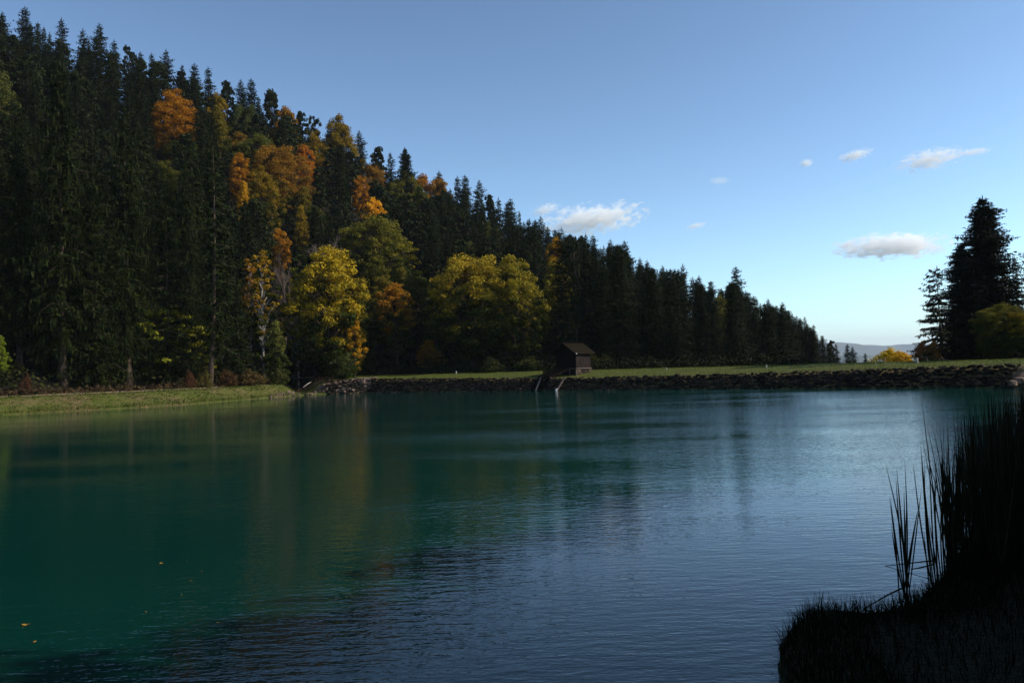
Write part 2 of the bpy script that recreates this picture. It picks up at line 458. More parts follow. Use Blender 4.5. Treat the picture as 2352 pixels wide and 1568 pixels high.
cr = crest_of([(800, 800), (1500, 796), (1880, 786), (1945, 787), (1990, 790), (2040, 793), (2080, 790), (2140, 789), (2400, 780), (3400, 770)], 9900)
v, f = ridge_mesh(8400, 11000, np.linspace(-3500, 12000, 220), cr, 1)
tag(link('distant_hills', mesh_np('distant_hills', v, f, M_HILL, True)), kind='structure')
cr = crest_of([(1300, 835), (1900, 818), (1985, 819), (2010, 817), (2060, 813), (2110, 811), (2400, 806), (3400, 780)], 5600)
v, f = ridge_mesh(5000, 6000, np.linspace(-800, 6500, 160), cr, 4)
tag(link('nearer_hills', mesh_np('nearer_hills', v, f, M_HILL, True)), kind='structure')

# ------------------------------------------------------------------ tree prototypes (mesh data only)
def quads(c, u, v):
    """c centres, u and v half axes, each (n,3) -> verts, faces of rhombic leaves"""
    n = len(c)
    vv = np.stack([c - u, c - v, c + u, c + v], 1).reshape(-1, 3)
    return vv, np.arange(n * 4).reshape(n, 4)
def trunk_mesh(name, H, r0, seed, mat, limbs=(), wig=0.15, lean=0.0):
    rng = random.Random(seed); mb = MB(); K = 9; pts, rad = [], []
    for i in range(K):
        t = i / (K - 1)
        pts.append((lean * (1 - t) ** 3 * -1 + wig * math.sin(t * 3 + seed) * t, wig * math.cos(t * 4 + seed) * t, H * t - 0.5))
        rad.append(r0 * (1 - t) ** 0.85 + 0.02 + (0.35 * r0 if i == 0 else 0))
    mb.tube(pts, rad, 7)
    for a, b_, ra, rb in limbs:
        a, b_ = Vector(a), Vector(b_); mid = a.lerp(b_, 0.5) + Vector((0, 0, (b_ - a).length * 0.10))
        mb.tube([a, mid, b_], [ra, (ra + rb) / 2, rb], 5)
    return mb.mesh(name, mat, True)
def spruce(seed, H, Rm, base=0.1, step=0.42, per=7, weep=0.0, gap=0.0, power=0.8, top_droop=0.1, lobed=0.25, side=None, tw=0.34, twiglen=0.62):
    rng = np.random.RandomState(seed); C, U, V = [], [], []
    limbs = []
    z0 = base * H; z = z0; lv = 0
    ph = rng.rand() * 6
    while z < H * 0.985:
        t = (z - z0) / (H - z0)
        r = Rm * (1 - t) ** power * (0.85 + 0.15 * math.sin(t * 40 + ph)) * min(1, 0.72 + t * 3)
        n = max(3, int(round(per * (1 - 0.45 * t))))
        a0 = rng.rand() * 6.28
        for k in range(n):
            if rng.rand() < gap: continue
            a = a0 + k * 6.283 / n + rng.normal() * 0.22
            rr = r * (1 - lobed + 2 * lobed * rng.rand() * 0.75) * (1 + 0.18 * math.sin(a * 3 + z * 0.6 + ph))
            if side is not None: rr *= 0.45 + 0.75 * max(0, math.cos(a - side)) ** 0.6
            if rr < 0.12: rr = 0.12
            dr = np.array([math.cos(a), math.sin(a), 0]); pr = np.array([-math.sin(a), math.cos(a), 0])
            zz = z + rng.normal() * 0.12
            rise = (0.55 * t - 0.18) * rr; sag = (0.10 + 0.25 * (1 - t)) * rr * (0.5 + weep * 0.6) * (0.5 + top_droop * 3)
            m = max(3, int(rr / 0.30) + 2)
            s = (np.arange(m) + rng.rand(m) * 0.8) / m; s = 0.10 + 0.93 * s
            P = dr * (s * rr)[:, None]; P[:, 2] += zz + rise * s - sag * s ** 1.5 + 0.16 * rr * np.maximum(0, s - 0.7) ** 1.5 * 2
            ln = twiglen * (1 - 0.55 * s) * min(1.0, 0.35 + rr / 2.2) * (0.7 + 0.6 * rng.rand(m))
            for sg in (-1, 1):
                dvec = dr * 0.75 + pr * sg * (0.9 + 0.3 * rng.rand()); dvec = dvec / np.linalg.norm(dvec)
                u = dvec[None, :] * ln[:, None] * 0.5; u[:, 2] -= ln * (0.10 + 0.22 * rng.rand(m))
                c = P + u
                w = np.cross(dvec, [0, 0, 1]); w = w / np.linalg.norm(w)
                vv = w[None, :] * (ln * tw * 0.5)[:, None]; vv[:, 2] += ln * rng.normal(0, 0.10, m)
                C.append(c); U.append(u); V.append(vv)
            # hanging twigs under the branch
            hl = (0.22 + 0.75 * weep * rng.rand(m)) * min(1.0, 0.4 + rr / 2.5)
            q = P + rng.normal(0, 0.10, (m, 3)); q[:, 2] -= hl * 0.5
            u = np.zeros((m, 3)); u[:, 2] = hl * 0.5; u[:, :2] = rng.normal(0, 0.06, (m, 2))
            vv = np.zeros((m, 3)); an = rng.rand(m) * 3.14; wdt = 0.035 + 0.05 * rng.rand(m)
            vv[:, 0] = np.cos(an) * wdt; vv[:, 1] = np.sin(an) * wdt
            C.append(q); U.append(u); V.append(vv)
            C.append(q + rng.normal(0, 0.13, (m, 3))); U.append(u * 0.8); V.append(vv[:, [1, 0, 2]])
            if lv % 4 == 0 and rr > 1.0: limbs.append(((0, 0, zz), tuple(dr * rr * 0.8 + np.array([0, 0, zz + rise * 0.8 - sag * 0.7])), 0.05, 0.015))
        z += step * (0.75 + 0.5 * rng.rand()) * (1 - 0.45 * t); lv += 1
    # leader
    C.append(np.array([[0, 0, H * 0.99]])); U.append(np.array([[0, 0, 0.5]])); V.append(np.array([[0.07, 0, 0]]))
    C.append(np.array([[0, 0, H * 0.99]])); U.append(np.array([[0, 0, 0.5]])); V.append(np.array([[0, 0.07, 0]]))
    vv, ff = quads(np.concatenate(C), np.concatenate(U), np.concatenate(V))
    return mesh_np('spruce_crown', vv, ff, M_NEEDLE), limbs
def broad(seed, H, Rm, base=0.15, nclump=60, per=90, leaf=0.24, mat=None, shape='round', fill=0.75, sparse=1.0, crown_name='crown'):
    rng = np.random.RandomState(seed); C, U, V, limbs = [], [], [], []
    zc = H * (base + 1) / 2; hz = H * (1 - base) / 2
    lob = rng.rand(6) * 6.28
    for i in range(nclump):
        cz = 1 - 2 * (i + 0.5) / nclump; a = i * 2.39996 + rng.normal() * 0.3
        sr = math.sqrt(max(0, 1 - cz * cz))
        lobe = 1 + 0.16 * math.sin(3 * a + lob[0] + 2 * cz) + 0.12 * math.sin(5 * a + lob[1] - 4 * cz) + 0.09 * math.sin(7 * cz + lob[2])
        rr = (fill + (1 - fill) * rng.rand()) * lobe if rng.rand() < 0.66 else (0.25 + 0.5 * rng.rand())
        if shape == 'egg': taper = 1 - 0.42 * max(0, cz) - 0.05 * max(0, -cz)
        elif shape == 'cone': taper = 0.62 - 0.5 * cz
        elif shape == 'vase': taper = 0.78 + 0.25 * cz
        else: taper = 1.0
        a += rng.normal() * 0.3; rr = min(rr * (1 + 0.10 * rng.normal()), 1.08)
        p = np.array([math.cos(a) * sr * rr * taper * Rm, math.sin(a) * sr * rr * taper * Rm, zc + cz * hz * (0.55 + 0.45 * rr)])
        cr_ = Rm * (0.13 + 0.13 * rng.rand()) * (1.3 if nclump < 75 else 1)
        if shape == 'layer': flat = 0.28
        else: flat = 0.62
        n = int(per * sparse * (0.6 + 0.8 * rng.rand()))
        dirs = rng.normal(0, 1, (n, 3)); dirs /= np.linalg.norm(dirs, axis=1)[:, None]
        c = p + dirs * (cr_ * rng.rand(n) ** 0.45)[:, None] * np.array([1, 1, flat])
        nrm = dirs * 0.7 + rng.normal(0, 0.55, (n, 3)) + np.array([0, 0, 0.35]); nrm /= np.linalg.norm(nrm, axis=1)[:, None]
        t1 = np.cross(nrm, rng.normal(0, 1, (n, 3))); t1 /= np.linalg.norm(t1, axis=1)[:, None]
        t2 = np.cross(nrm, t1); sz = leaf * (0.55 + 0.8 * rng.rand(n))
        C.append(c); U.append(t1 * sz[:, None]); V.append(t2 * (sz * 0.62)[:, None])
        if i % 2 == 0:
            zb = max(H * base * 0.8, p[2] - math.hypot(p[0], p[1]) * 0.9 - 0.5)
            limbs.append(((0, 0, min(zb, p[2])), tuple(p), 0.11 * H / 16, 0.025))
    vv, ff = quads(np.concatenate(C), np.concatenate(U), np.concatenate(V))
    return mesh_np(crown_name, vv, ff, mat or M_LEAF), limbs
def bare(seed, H, Rm, base=0.2):
    """leafless crown: a mesh of fine twigs"""
    rng = random.Random(seed); mb = MB(); limbs = []
    def grow(p, d, l, r, lv):
        q = p + d * l
        mb.tube([p, q], [r, r * 0.6], 3)
        if lv == 0: return
        for k in range(4 if lv > 1 else 5):
            nd = (d + Vector((rng.gauss(0, .45), rng.gauss(0, .45), rng.gauss(0.12, .3)))).normalized()
            grow(p.lerp(q, rng.uniform(0.45, 1.0)), nd, l * rng.uniform(0.5, 0.78), r * 0.55, lv - 1)
    for i in range(12):
        a = i * 2.4; z = H * (base + 0.55 * i / 12)
        grow(Vector((0, 0, z)), Vector((math.cos(a) * 0.7, math.sin(a) * 0.7, 0.75)).normalized(), Rm * 0.62, 0.06, 4)
    return mb.mesh('bare_twigs', M_TWIG), limbs
M_TWIG = plain('twig', (0.07, 0.052, 0.045), (0.17, 0.13, 0.115), 1.0, 0.9)

P = {}                                        # name -> (crown mesh, trunk mesh, H, R)
def proto(key, crown_limbs, H, Rm, r0, seed, mat=M_BARK, lean=0.0):
    P[key] = (crown_limbs[0], trunk_mesh(key + '_trunk', H * 0.97, r0, seed, mat, crown_limbs[1], 0.1, lean), H, Rm)
for i, (rm, pw, lob, wp, gp) in enumerate([(4.0, 0.58, 0.28, 0.25, 0.03), (3.8, 0.66, 0.4, 0.5, 0.08), (4.4, 0.55, 0.45, 0.35, 0.12),
                                           (3.4, 0.68, 0.45, 0.4, 0.18), (4.0, 0.45, 0.35, 0.7, 0.07)]):
    proto('spruce%d' % i, spruce(11 + i, 22, rm, 0.06, 0.42, 8, wp, gp, pw, 0.12, lob), 22, rm, 0.27, i)
for i in range(2):
    proto('weep%d' % i, spruce(31 + i, 32, 4.4, 0.13, 0.50, 8, 1.25, 0.10, 0.62, 0.16, 0.34, tw=0.3, twiglen=0.75), 32, 4.4, 0.38, 8 + i)
proto('open0', spruce(41, 30, 4.2, 0.17, 0.62, 6, 0.55, 0.22, 0.6, 0.14, 0.4, tw=0.3, twiglen=0.8), 30, 4.2, 0.34, 12, M_BARK, 1.0)
proto('big0', spruce(51, 24, 5.2, 0.04, 0.34, 12, 0.55, 0.02, 0.60, 0.12, 0.34, twiglen=0.8), 24, 5.2, 0.40, 13)
proto('loose0', spruce(61, 12, 3.7, 0.10, 0.80, 8, 0.30, 0.04, 0.45, 0.10, 0.22, side=math.pi, tw=0.34, twiglen=1.0), 12, 3.7, 0.15, 14)
proto('pine0', broad(71, 17, 3.2, 0.22, 120, 70, 0.22, M_NEEDLE, 'egg', 0.6), 17, 3.2, 0.24, 15)
proto('pine1', broad(72, 18, 3.0, 0.30, 90, 70, 0.22, M_NEEDLE, 'vase', 0.55), 18, 3.0, 0.24, 16)
proto('pine2', broad(73, 15, 3.5, 0.12, 130, 70, 0.22, M_NEEDLE, 'egg', 0.65), 15, 3.5, 0.24, 17)
proto('leafy0', broad(81, 16, 5.0, 0.05, 210, 200, 0.14, shape='egg', fill=0.7), 16, 5.0, 0.28, 18)
proto('leafy1', broad(82, 15, 5.4, 0.04, 230, 200, 0.14, shape='round', fill=0.7), 15, 5.4, 0.28, 19)
proto('leafy2', broad(83, 14, 4.0, 0.12, 120, 150, 0.145, shape='egg', fill=0.5), 14, 4.0, 0.22, 20)
proto('leafy3', broad(84, 13, 3.6, 0.06, 100, 140, 0.14, shape='cone', fill=0.6), 13, 3.6, 0.2, 21)
proto('slim0', broad(85, 17, 2.5, 0.10, 90, 100, 0.13, shape='egg', fill=0.5), 17, 2.5, 0.17, 22, M_PALEBARK)
proto('layer0', broad(86, 10, 4.4, 0.06, 46, 110, 0.21, shape='layer', fill=0.6), 10, 4.4, 0.14, 23)
proto('bare0', bare(87, 13, 3.4), 13, 3.4, 0.2, 24, M_TWIG)
proto('bush0', broad(88, 3.2, 2.4, 0.0, 60, 60, 0.13, shape='egg', fill=0.4), 3.2, 2.4, 0.06, 25)

SPR = (0.014, 0.022, 0.005, 1)
def tree(kind, x, y, top_z, label, cat, name, group=None, color=SPR, width=None, rz=None, rng=random, sink=0.0, z0=None):
    crown, trunk, H, Rm = P[kind]
    z = gz(x, y) - 0.15 if z0 is None else z0
    h = max(2.0, top_z - z)
    sz = h / H
    sx = (width / 2 / Rm) if width else sz ** 0.75
    e = empty(name, (x, y, z), rng.uniform(0, 6.28) if rz is None else rz)
    e.scale = (sx, sx, sz)
    c = link('crown', crown, e); c.color = color
    link('trunk', trunk, e)
    tag(e, label, cat, group)
    return e

LABELLED = []
TREES = []          # (px, top_py, half width px, bottom_py, Y) of the placed trees
def place(kind, px, top, Y, wpx, label, color=SPR, cat='tree', name='spruce_tree', group=None, rz=None, bottom=None, H=None):
    """Y None: the distance at which a tree of height H standing on the slope shows its top at that row."""
    if Y is None:
        px_t = ray(px, top)
        Ys = np.arange(np.interp(px, TP, TDB), np.interp(px, TP, TDR) + 8, 0.5)
        ok = np.nonzero(CAMZ + px_t[2] * Ys - ground(px_t[0] * Ys, Ys) <= H)[0]
        Y = float(Ys[ok[0]] if len(ok) else Ys[-1])
    p = at(px, top, Y)
    w = wpx * Y / FPX
    if kind[:3] in ('spr', 'big'): w = max(w * 1.15, (0.40 if kind[0] == 'b' else 0.40) * (p.z - gz(p.x, p.y)))
    if kind[:3] == 'lea': w = max(w, 0.42 * (p.z - gz(p.x, p.y)))
    TREES.append((px, top, wpx / 2, bottom or top + 0.9 * wpx, Y, kind))
    LABELLED.append((px, top + wpx * 0.35, label))
    return tree(kind, p.x, p.y, p.z, label, cat, name, group, color, w, rz)

OR = (0.38, 0.165, 0.010, 0.8); RED = (0.42, 0.15, 0.010, 0.75); GOLD = (0.52, 0.29, 0.015, 0.8); BRN = (0.26, 0.135, 0.014, 0.65)
MUS = (0.24, 0.16, 0.011, 0.5); YG = (0.28, 0.24, 0.018, 0.55); OLV = (0.15, 0.145, 0.018, 0.5); YEL = (0.42, 0.31, 0.016, 0.40)
# --- featured broadleaf trees
place('leafy0', 400, 212, None, 112, 'large bright orange tree high on the slope among dark conifers', OR, name='autumn_tree', H=14, bottom=335)
place('leafy2', 498, 205, None, 50, 'small dull gold tree just under the skyline, above the big orange one', MUS, name='autumn_tree', H=12)
place('leafy2', 548, 345, None, 46, 'narrow orange tree left of the wide rusty crown group', OR, name='autumn_tree', H=12, bottom=400)
place('leafy3', 560, 415, None, 48, 'small gold tree low behind the tall open spruce', GOLD, name='autumn_tree', H=11)
place('leafy1', 636, 338, None, 140, 'broad rusty brown and orange tree in the middle of the slope', BRN, name='autumn_tree', H=15, bottom=470)
place('leafy0', 600, 388, None, 92, 'mustard yellow tree below the broad rusty one', MUS, name='autumn_tree', H=13, bottom=480)
place('leafy2', 700, 328, None, 62, 'bright red orange tree right of the broad rusty one', RED, name='autumn_tree', H=13, bottom=400)
place('leafy0', 722, 306, None, 92, 'muted yellow brown round tree above the red orange one', MUS, name='autumn_tree', H=12, bottom=380)
place('leafy2', 632, 282, None, 52, 'small ochre tree above the broad rusty one', MUS, name='autumn_tree', H=11)
place('leafy2', 655, 236, None, 42, 'small rusty tree at the skyline left of the twin pointed spruces', BRN, name='autumn_tree', H=11)
place('leafy0', 780, 272, None, 70, 'yellow orange tree on the skyline around the twin pointed spruces', MUS, name='autumn_tree', H=12, bottom=340)
place('leafy1', 855, 372, None, 80, 'tawny tree below the skyline, right of the dark pine row', BRN, name='autumn_tree', H=12, bottom=430)
place('leafy2', 826, 400, None, 48, 'small flame orange tree above the bright gold one', OR, name='autumn_tree', H=11)
place('leafy2', 857, 448, None, 64, 'bright gold tree standing out alone in the middle of the slope', (0.80, 0.42, 0.02, 1.0), name='autumn_tree', H=13, bottom=500)
place('leafy1', 925, 400, None, 84, 'olive yellow round tree under the branchy skyline fir', OLV, name='autumn_tree', H=13, bottom=450)
place('leafy2', 968, 392, None, 70, 'orange tree on the skyline right of the branchy fir', OR, name='autumn_tree', H=12, bottom=440)
place('leafy2', 1008, 398, None, 48, 'small tawny orange tree on the skyline beside the orange one', BRN, name='autumn_tree', H=11)
place('leafy1', 855, 498, None, 150, 'wide olive green tree with yellowing top below the bright gold one', (0.17, 0.16, 0.02, 0.55), name='autumn_tree', H=15, bottom=650)
place('layer0', 930, 548, None, 70, 'low yellow green tree at the right foot of the wide olive one', YG, name='autumn_tree', H=10, bottom=620)
place('leafy3', 690, 470, None, 66, 'dull brown yellow tree low on the slope behind the birches', MUS, name='autumn_tree', H=12, bottom=560)
place('leafy2', 640, 520, None, 64, 'small orange yellow tree low on the slope behind the birches', (0.42, 0.2, 0.02, .8), name='autumn_tree', H=10, bottom=590)
place('leafy2', 1276, 538, 190, 44, 'small golden tree showing between skyline spruces', GOLD, name='autumn_tree', bottom=580)
place('leafy0', 1278, 600, 128, 84, 'yellow green tree rising behind the spruce beside the maples', YG, name='autumn_tree', bottom=680)
place('leafy2', 1652, 672, 132, 44, 'olive tree peeping out left of the solitary tall spruce', OLV, name='autumn_tree', bottom=720)
place('bare0', 742, 540, 122, 96, 'leafless grey brown tree behind the large yellow maple', (1, 1, 1, 1), name='bare_tree', bottom=640)
place('bare0', 652, 590, 119, 70, 'leafless pale tree left of the yellow maple', (1, 1, 1, 1), name='bare_tree')
# --- front row of broadleaf trees at the foot of the slope
place('slim0', 600, 568, 109, 92, 'slender birch with orange top and green lower leaves behind the bank', (0.34, 0.21, 0.015, .38), name='birch_tree', bottom=860)
place('slim0', 572, 590, 112, 60, 'thin orange birch half hidden by the leaning spruce', (0.34, 0.17, 0.015, .5), name='birch_tree', bottom=860)
place('slim0', 680, 610, 113, 66, 'thin yellowing birch left of the large yellow maple', YG, name='birch_tree', bottom=860)
place('leafy3', 632, 735, 106, 82, 'small grey green tree at the water inlet', (0.16, 0.17, 0.04, .3), name='young_tree', bottom=866)
place('leafy0', 752, 572, 114, 196, 'large maple with bright yellow sunlit leaves on its right side', YEL, name='maple_tree', rz=1.2, bottom=862)
place('leafy3', 812, 700, 113, 60, 'small golden tree at the right edge of the large yellow maple', GOLD, name='autumn_tree', bottom=850)
place('leafy2', 908, 642, 119, 116, 'rusty orange topped tree between the yellow maple and the green maples', (0.40, 0.19, 0.015, .36), name='autumn_tree', bottom=855)
place('leafy1', 1078, 588, 118, 212, 'huge round green maple with a yellow crown top', (0.36, 0.27, 0.02, .36), name='maple_tree', rz=0.4, bottom=862)
place('leafy0', 1178, 594, 117, 146, 'tall green and yellow maple left of the wooden hut', (0.30, 0.25, 0.02, .38), name='maple_tree', rz=3.4, bottom=862)
place('layer0', 372, 690, 93, 150, 'small hornbeam with flat layers of yellow green leaves on the left bank', (0.26, 0.27, 0.02, .7), name='hornbeam_tree', rz=0.3, bottom=890)
place('layer0', 455, 745, 97, 90, 'smaller hornbeam beside the leaning spruce trunk', (0.22, 0.22, 0.02, .6), name='hornbeam_tree', bottom=890)
place('leafy3', 2, 770, 80, 52, 'bright green bushy tree at the left end of the bank', (0.16, 0.22, 0.02, .8), name='young_tree', bottom=880)
place('leafy3', 985, 780, 116, 96, 'dark rusty undergrowth tree below the orange topped one', BRN, name='young_tree', bottom=858)
place('leafy1', -40, 150, None, 130, 'pale olive green tree high at the left end of the slope', (0.10, 0.11, 0.025, .5), name='autumn_tree', H=15)
place('leafy1', 560, 240, None, 90, 'dull green broad tree right of the skyline spruces', (0.07, 0.09, 0.02, .5), name='broadleaf_tree', H=13)
place('leafy1', 590, 310, None, 90, 'mid green tree above the narrow orange one', (0.12, 0.13, 0.02, .5), name='broadleaf_tree', H=13)
# --- tall conifers of the front row on the left bank
for kd, px, top, Y, w, lb in [
        ('weep0', -60, 200, 82, 190, 'tall dark drooping spruce at the far left edge'),
        ('weep1', 40, 330, 84, 150, 'dark drooping spruce between the left edge and the tallest spruce'),
        ('weep0', 135, 140, 84, 210, 'tallest spruce with hanging twigs at the left end of the bank'),
        ('spruce4', 215, 420, 86, 120, 'dark spruce just right of the tallest drooping spruce'),
        ('weep1', 285, 236, 89, 170, 'dense dark spruce behind the middle of the left bank'),
        ('spruce2', 380, 420, 92, 120, 'dark spruce above the flat layered hornbeam'),
        ('weep0', 425, 360, 97, 110, 'slim dark spruce left of the leaning spruce'),
        ('open0', 488, 306, 92, 150, 'open spruce with a leaning bare lower trunk at the brink of the bank'),
        ('spruce3', 545, 640, 98, 92, 'shorter dark spruce right of the leaning spruce trunk')]:
    place(kd, px, top, Y, w, lb, (0.014, 0.022, 0.005, 1), cat='tree', bottom=880, rz=0.0 if kd == 'open0' else None)
# --- conifers one can pick out on the skyline
SK1 = [('spruce2', 5, 28, 60, 'broad spruce on the skyline at the left frame edge'), ('spruce0', 57, 16, 62, 'second highest spruce top of the skyline, left of the thin dead topped one'),
       ('spruce3', 141, 42, 46, 'thin ragged spruce on the upper left skyline'), ('spruce3', 190, 66, 34, 'small skyline spruce left of the branchy pointed pair'),
       ('spruce2', 228, 54, 56, 'branchy spruce standing highest on the upper left skyline slope'), ('spruce1', 262, 92, 40, 'narrow spruce right below the branchy skyline spruce'),
       ('pine1', 297, 106, 44, 'round topped pine on the skyline at the upper left'), ('spruce1', 322, 118, 34, 'small spruce between the round pine and the broad skyline spruce'),
       ('spruce2', 382, 114, 52, 'broad based spruce on the skyline above the orange tree'), ('spruce3', 418, 148, 26, 'tiny spruce top right of the broad based skyline spruce'),
       ('spruce0', 446, 146, 34, 'first of three pointed skyline spruces above the dull gold tree'), ('spruce1', 478, 154, 34, 'last of three pointed skyline spruces above the dull gold tree'),
       ('pine0', 520, 182, 50, 'dark round pine on the skyline left of the twin spruce tops'), ('spruce2', 553, 183, 34, 'left of the twin spruce tops in the upper skyline'),
       ('spruce0', 577, 181, 36, 'right of the twin spruce tops in the upper skyline'), ('pine2', 622, 202, 60, 'wide dark pine rounding off the skyline'),
       ('pine0', 690, 252, 50, 'dark pine on the skyline above the yellow brown tree'), ('pine1', 722, 264, 34, 'narrow pine on the skyline left of the yellow orange tree'),
       ('spruce1', 757, 276, 26, 'small spruce in front of the yellow orange skyline tree'), ('spruce3', 777, 266, 30, 'pointed spruce in front of the yellow orange skyline tree'),
       ('spruce2', 825, 300, 44, 'forked topped spruce on the middle skyline'), ('pine0', 868, 334, 52, 'dark pine left of the branchy skyline fir'),
       ('spruce3', 896, 350, 26, 'thin spruce left of the branchy skyline fir'), ('big0', 930, 338, 52, 'branchy fir rising above the middle of the skyline'),
       ('spruce1', 1008, 392, 28, 'small spruce among the orange skyline trees'), ('spruce1', 1050, 404, 36, 'first pointed spruce right of the orange skyline trees'),
       ('spruce0', 1068, 402, 38, 'second pointed spruce right of the orange skyline trees'), ('spruce2', 1100, 414, 44, 'dense spruce where the skyline begins to drop'),
       ('spruce1', 1145, 454, 46, 'spruce below the step in the skyline'), ('spruce0', 1172, 456, 48, 'rounded dense spruce left of the big white cloud'),
       ('spruce3', 1216, 502, 30, 'thin spruce top under the left tip of the white cloud'), ('spruce2', 1242, 497, 50, 'pointed spruce against the left end of the white cloud'),
       ('spruce2', 1290, 524, 54, 'branchy spruce below the white cloud'), ('pine1', 1318, 552, 34, 'blunt topped conifer right below the white cloud')]
for kd, px, top, w, lb in SK1:
    place(kd, px, top, None, w, lb, (0.014, 0.021, 0.006, 1), cat='tree', name='pine_tree' if kd[0] == 'p' else 'spruce_tree', H={'s': 17, 'p': 13, 'b': 17}[kd[0]] if px < 1100 else 19, bottom=top + 60)
SK2 = [('spruce3', 1345, 536, 176, 38, 'slim spruce right of the white cloud'), ('spruce0', 1362, 540, 160, 62, 'full spruce right of the white cloud'),
       ('spruce2', 1402, 550, 165, 50, 'spruce with a ragged top right of the cloud end'), ('spruce0', 1434, 553, 150, 64, 'tall dense spruce right of the ragged topped one'),
       ('spruce3', 1470, 592, 150, 30, 'thin jagged spruce in the dip of the descending skyline'), ('spruce1', 1486, 597, 140, 48, 'spruce right of the thin jagged one'),
       ('spruce2', 1522, 610, 136, 56, 'broad spruce above the middle of the dam'), ('spruce3', 1548, 618, 140, 36, 'narrow spruce left of the needle topped one'),
       ('spruce3', 1568, 606, 134, 34, 'needle topped thin spruce above the dam'), ('spruce1', 1605, 632, 128, 44, 'forked spruce top above the dam'),
       ('spruce4', 1632, 645, 124, 50, 'spruce left of the solitary tall one'), ('spruce0', 1690, 612, 116, 92, 'solitary tall pyramidal spruce standing above its neighbours'),
       ('spruce4', 1732, 720, 124, 50, 'low spruce right at the side of the solitary tall one'), ('spruce2', 1764, 686, 126, 60, 'blunt spruce right of the solitary tall one'),
       ('spruce0', 1797, 694, 130, 56, 'pointed spruce right of the blunt one'), ('spruce1', 1824, 728, 132, 44, 'first of the spruces stepping down to the valley gap'),
       ('spruce3', 1848, 727, 136, 48, 'pointed spruce stepping down to the valley gap'), ('spruce1', 1868, 745, 136, 50, 'lower spruce stepping down to the valley gap'),
       ('spruce4', 1888, 770, 142, 40, 'last full spruce of the row before the valley gap'),
       ('pine1', 1908, 780, 170, 28, 'ragged small conifer at the end of the row'), ('spruce1', 1920, 788, 165, 34, 'small spruce at the end of the row'),
       ('spruce0', 1946, 790, 180, 26, 'left of the two little spruces in front of the blue hills'), ('spruce2', 1958, 795, 182, 36, 'right of the two little spruces in front of the blue hills'),
       ('spruce1', 1987, 810, 190, 26, 'tiny lone spruce in front of the blue hills')]
for kd, px, top, Y, w, lb in SK2:
    place(kd, px, top, Y, w, lb, (0.012, 0.019, 0.005, 1), cat='tree', name='pine_tree' if kd[0] == 'p' else 'spruce_tree', bottom=840)
# --- trees right of the valley gap
place('loose0', 2152, 614, 80, 128, 'loose spruce with bare tiered branches reaching left over the meadow', (0.007, 0.010, 0.004, 1), rz=0.0, bottom=826)
for kd, px, top, Y, w, lb in [('big0', 2256, 450, 84, 215, 'tallest black spruce on the right side of the valley gap'),
                              ('big0', 2205, 560, 86, 150, 'dark spruce filling between the loose one and the tallest on the right'),
                              ('spruce3', 2330, 590, 92, 60, 'dark spruce behind the tallest on the right side'),
                              ('spruce2', 2306, 600, 90, 90, 'dark spruce at the right shoulder of the tallest right hand spruce'),
                              ('big0', 2385, 500, 88, 120, 'dark spruce cut off by the right frame edge'),
                              ('spruce4', 2192, 700, 82, 84, 'low dark spruce under the loose branches')]:
    place(kd, px, top, Y, w, lb, (0.006, 0.009, 0.003, 1), bottom=826)
place('leafy1', 2292, 698, 77, 110, 'dark green and yellow broadleaf tree under the right hand spruces', (0.15, 0.14, 0.015, .3), name='autumn_tree', bottom=822)
place('leafy1', 2360, 714, 76, 110, 'yellow flecked broadleaf tree at the right frame edge', (0.26, 0.19, 0.015, .38), name='autumn_tree', bottom=820)
place('bush0', 2040, 801, 101, 74, 'bright yellow bush on the brink of the dam before the hills', (0.75, 0.55, 0.02, .95), cat='bush', name='yellow_bush', bottom=830)
place('bush0', 2072, 810, 100, 52, 'lower golden bush touching the bright yellow one', (0.72, 0.46, 0.02, .95), cat='bush', name='yellow_bush', bottom=830)
place('bush0', 2116, 815, 80, 40, 'rusty low bush at the foot of the loose spruce', (0.28, 0.10, 0.02, .8), cat='bush', name='rusty_bush')
place('bush0', 2142, 812, 79, 40, 'dark rusty bush under the loose spruce', (0.16, 0.08, 0.02, .7), cat='bush', name='rusty_bush')

# --- filler forest
rng = random.Random(5)
protect = [t[:5] for t in TREES if t[5][:3] not in ('spr', 'pin', 'wee', 'big')]
def blocked(px, top, Y, half):
    for (qx, qt, qw, qb, qY) in protect:
        if Y < qY + 0.5 and abs(px - qx) < qw * 0.7 + half * 0.3 and top < qb - (qb - qt) * 0.30 and qt > 0:
            return True
    return False
pos = [(ray(t[0], t[1])[0] * t[4], t[4]) for t in TREES]
ZONES = {'hill_spruce': ('dark green spruce in the dense mixed wood on the steep slope', 'spruces in the wood on the slope'),
         'hill_pine': ('grey green round crowned pine in the wood on the slope', 'pines in the wood on the slope'),
         'bank_spruce': ('dark spruce in the shaded stand behind the left bank', 'spruces behind the left bank'),
         'dam_spruce': ('dark spruce in the close stand behind the dam, right of the hut', 'spruces behind the dam'),
         'hill_leaf': ('green and yellowing broadleaf tree deep in the wood on the slope', 'broadleaf trees in the wood on the slope')}
cnt = 0; tries = 0; used = set()
def lab_of(zone, rel, al):
    head = {'hill_spruce': 'dark spruce', 'hill_pine': 'round grey green pine', 'hill_leaf': 'olive green leafy tree', 'bank_spruce': 'dark spruce', 'dam_spruce': 'dark spruce'}[zone]
    lim = 16 - len(head.split()) - (len(rel.split()) + 1)
    return head + ' ' + rel + ' the ' + ' '.join(al.split()[:lim])
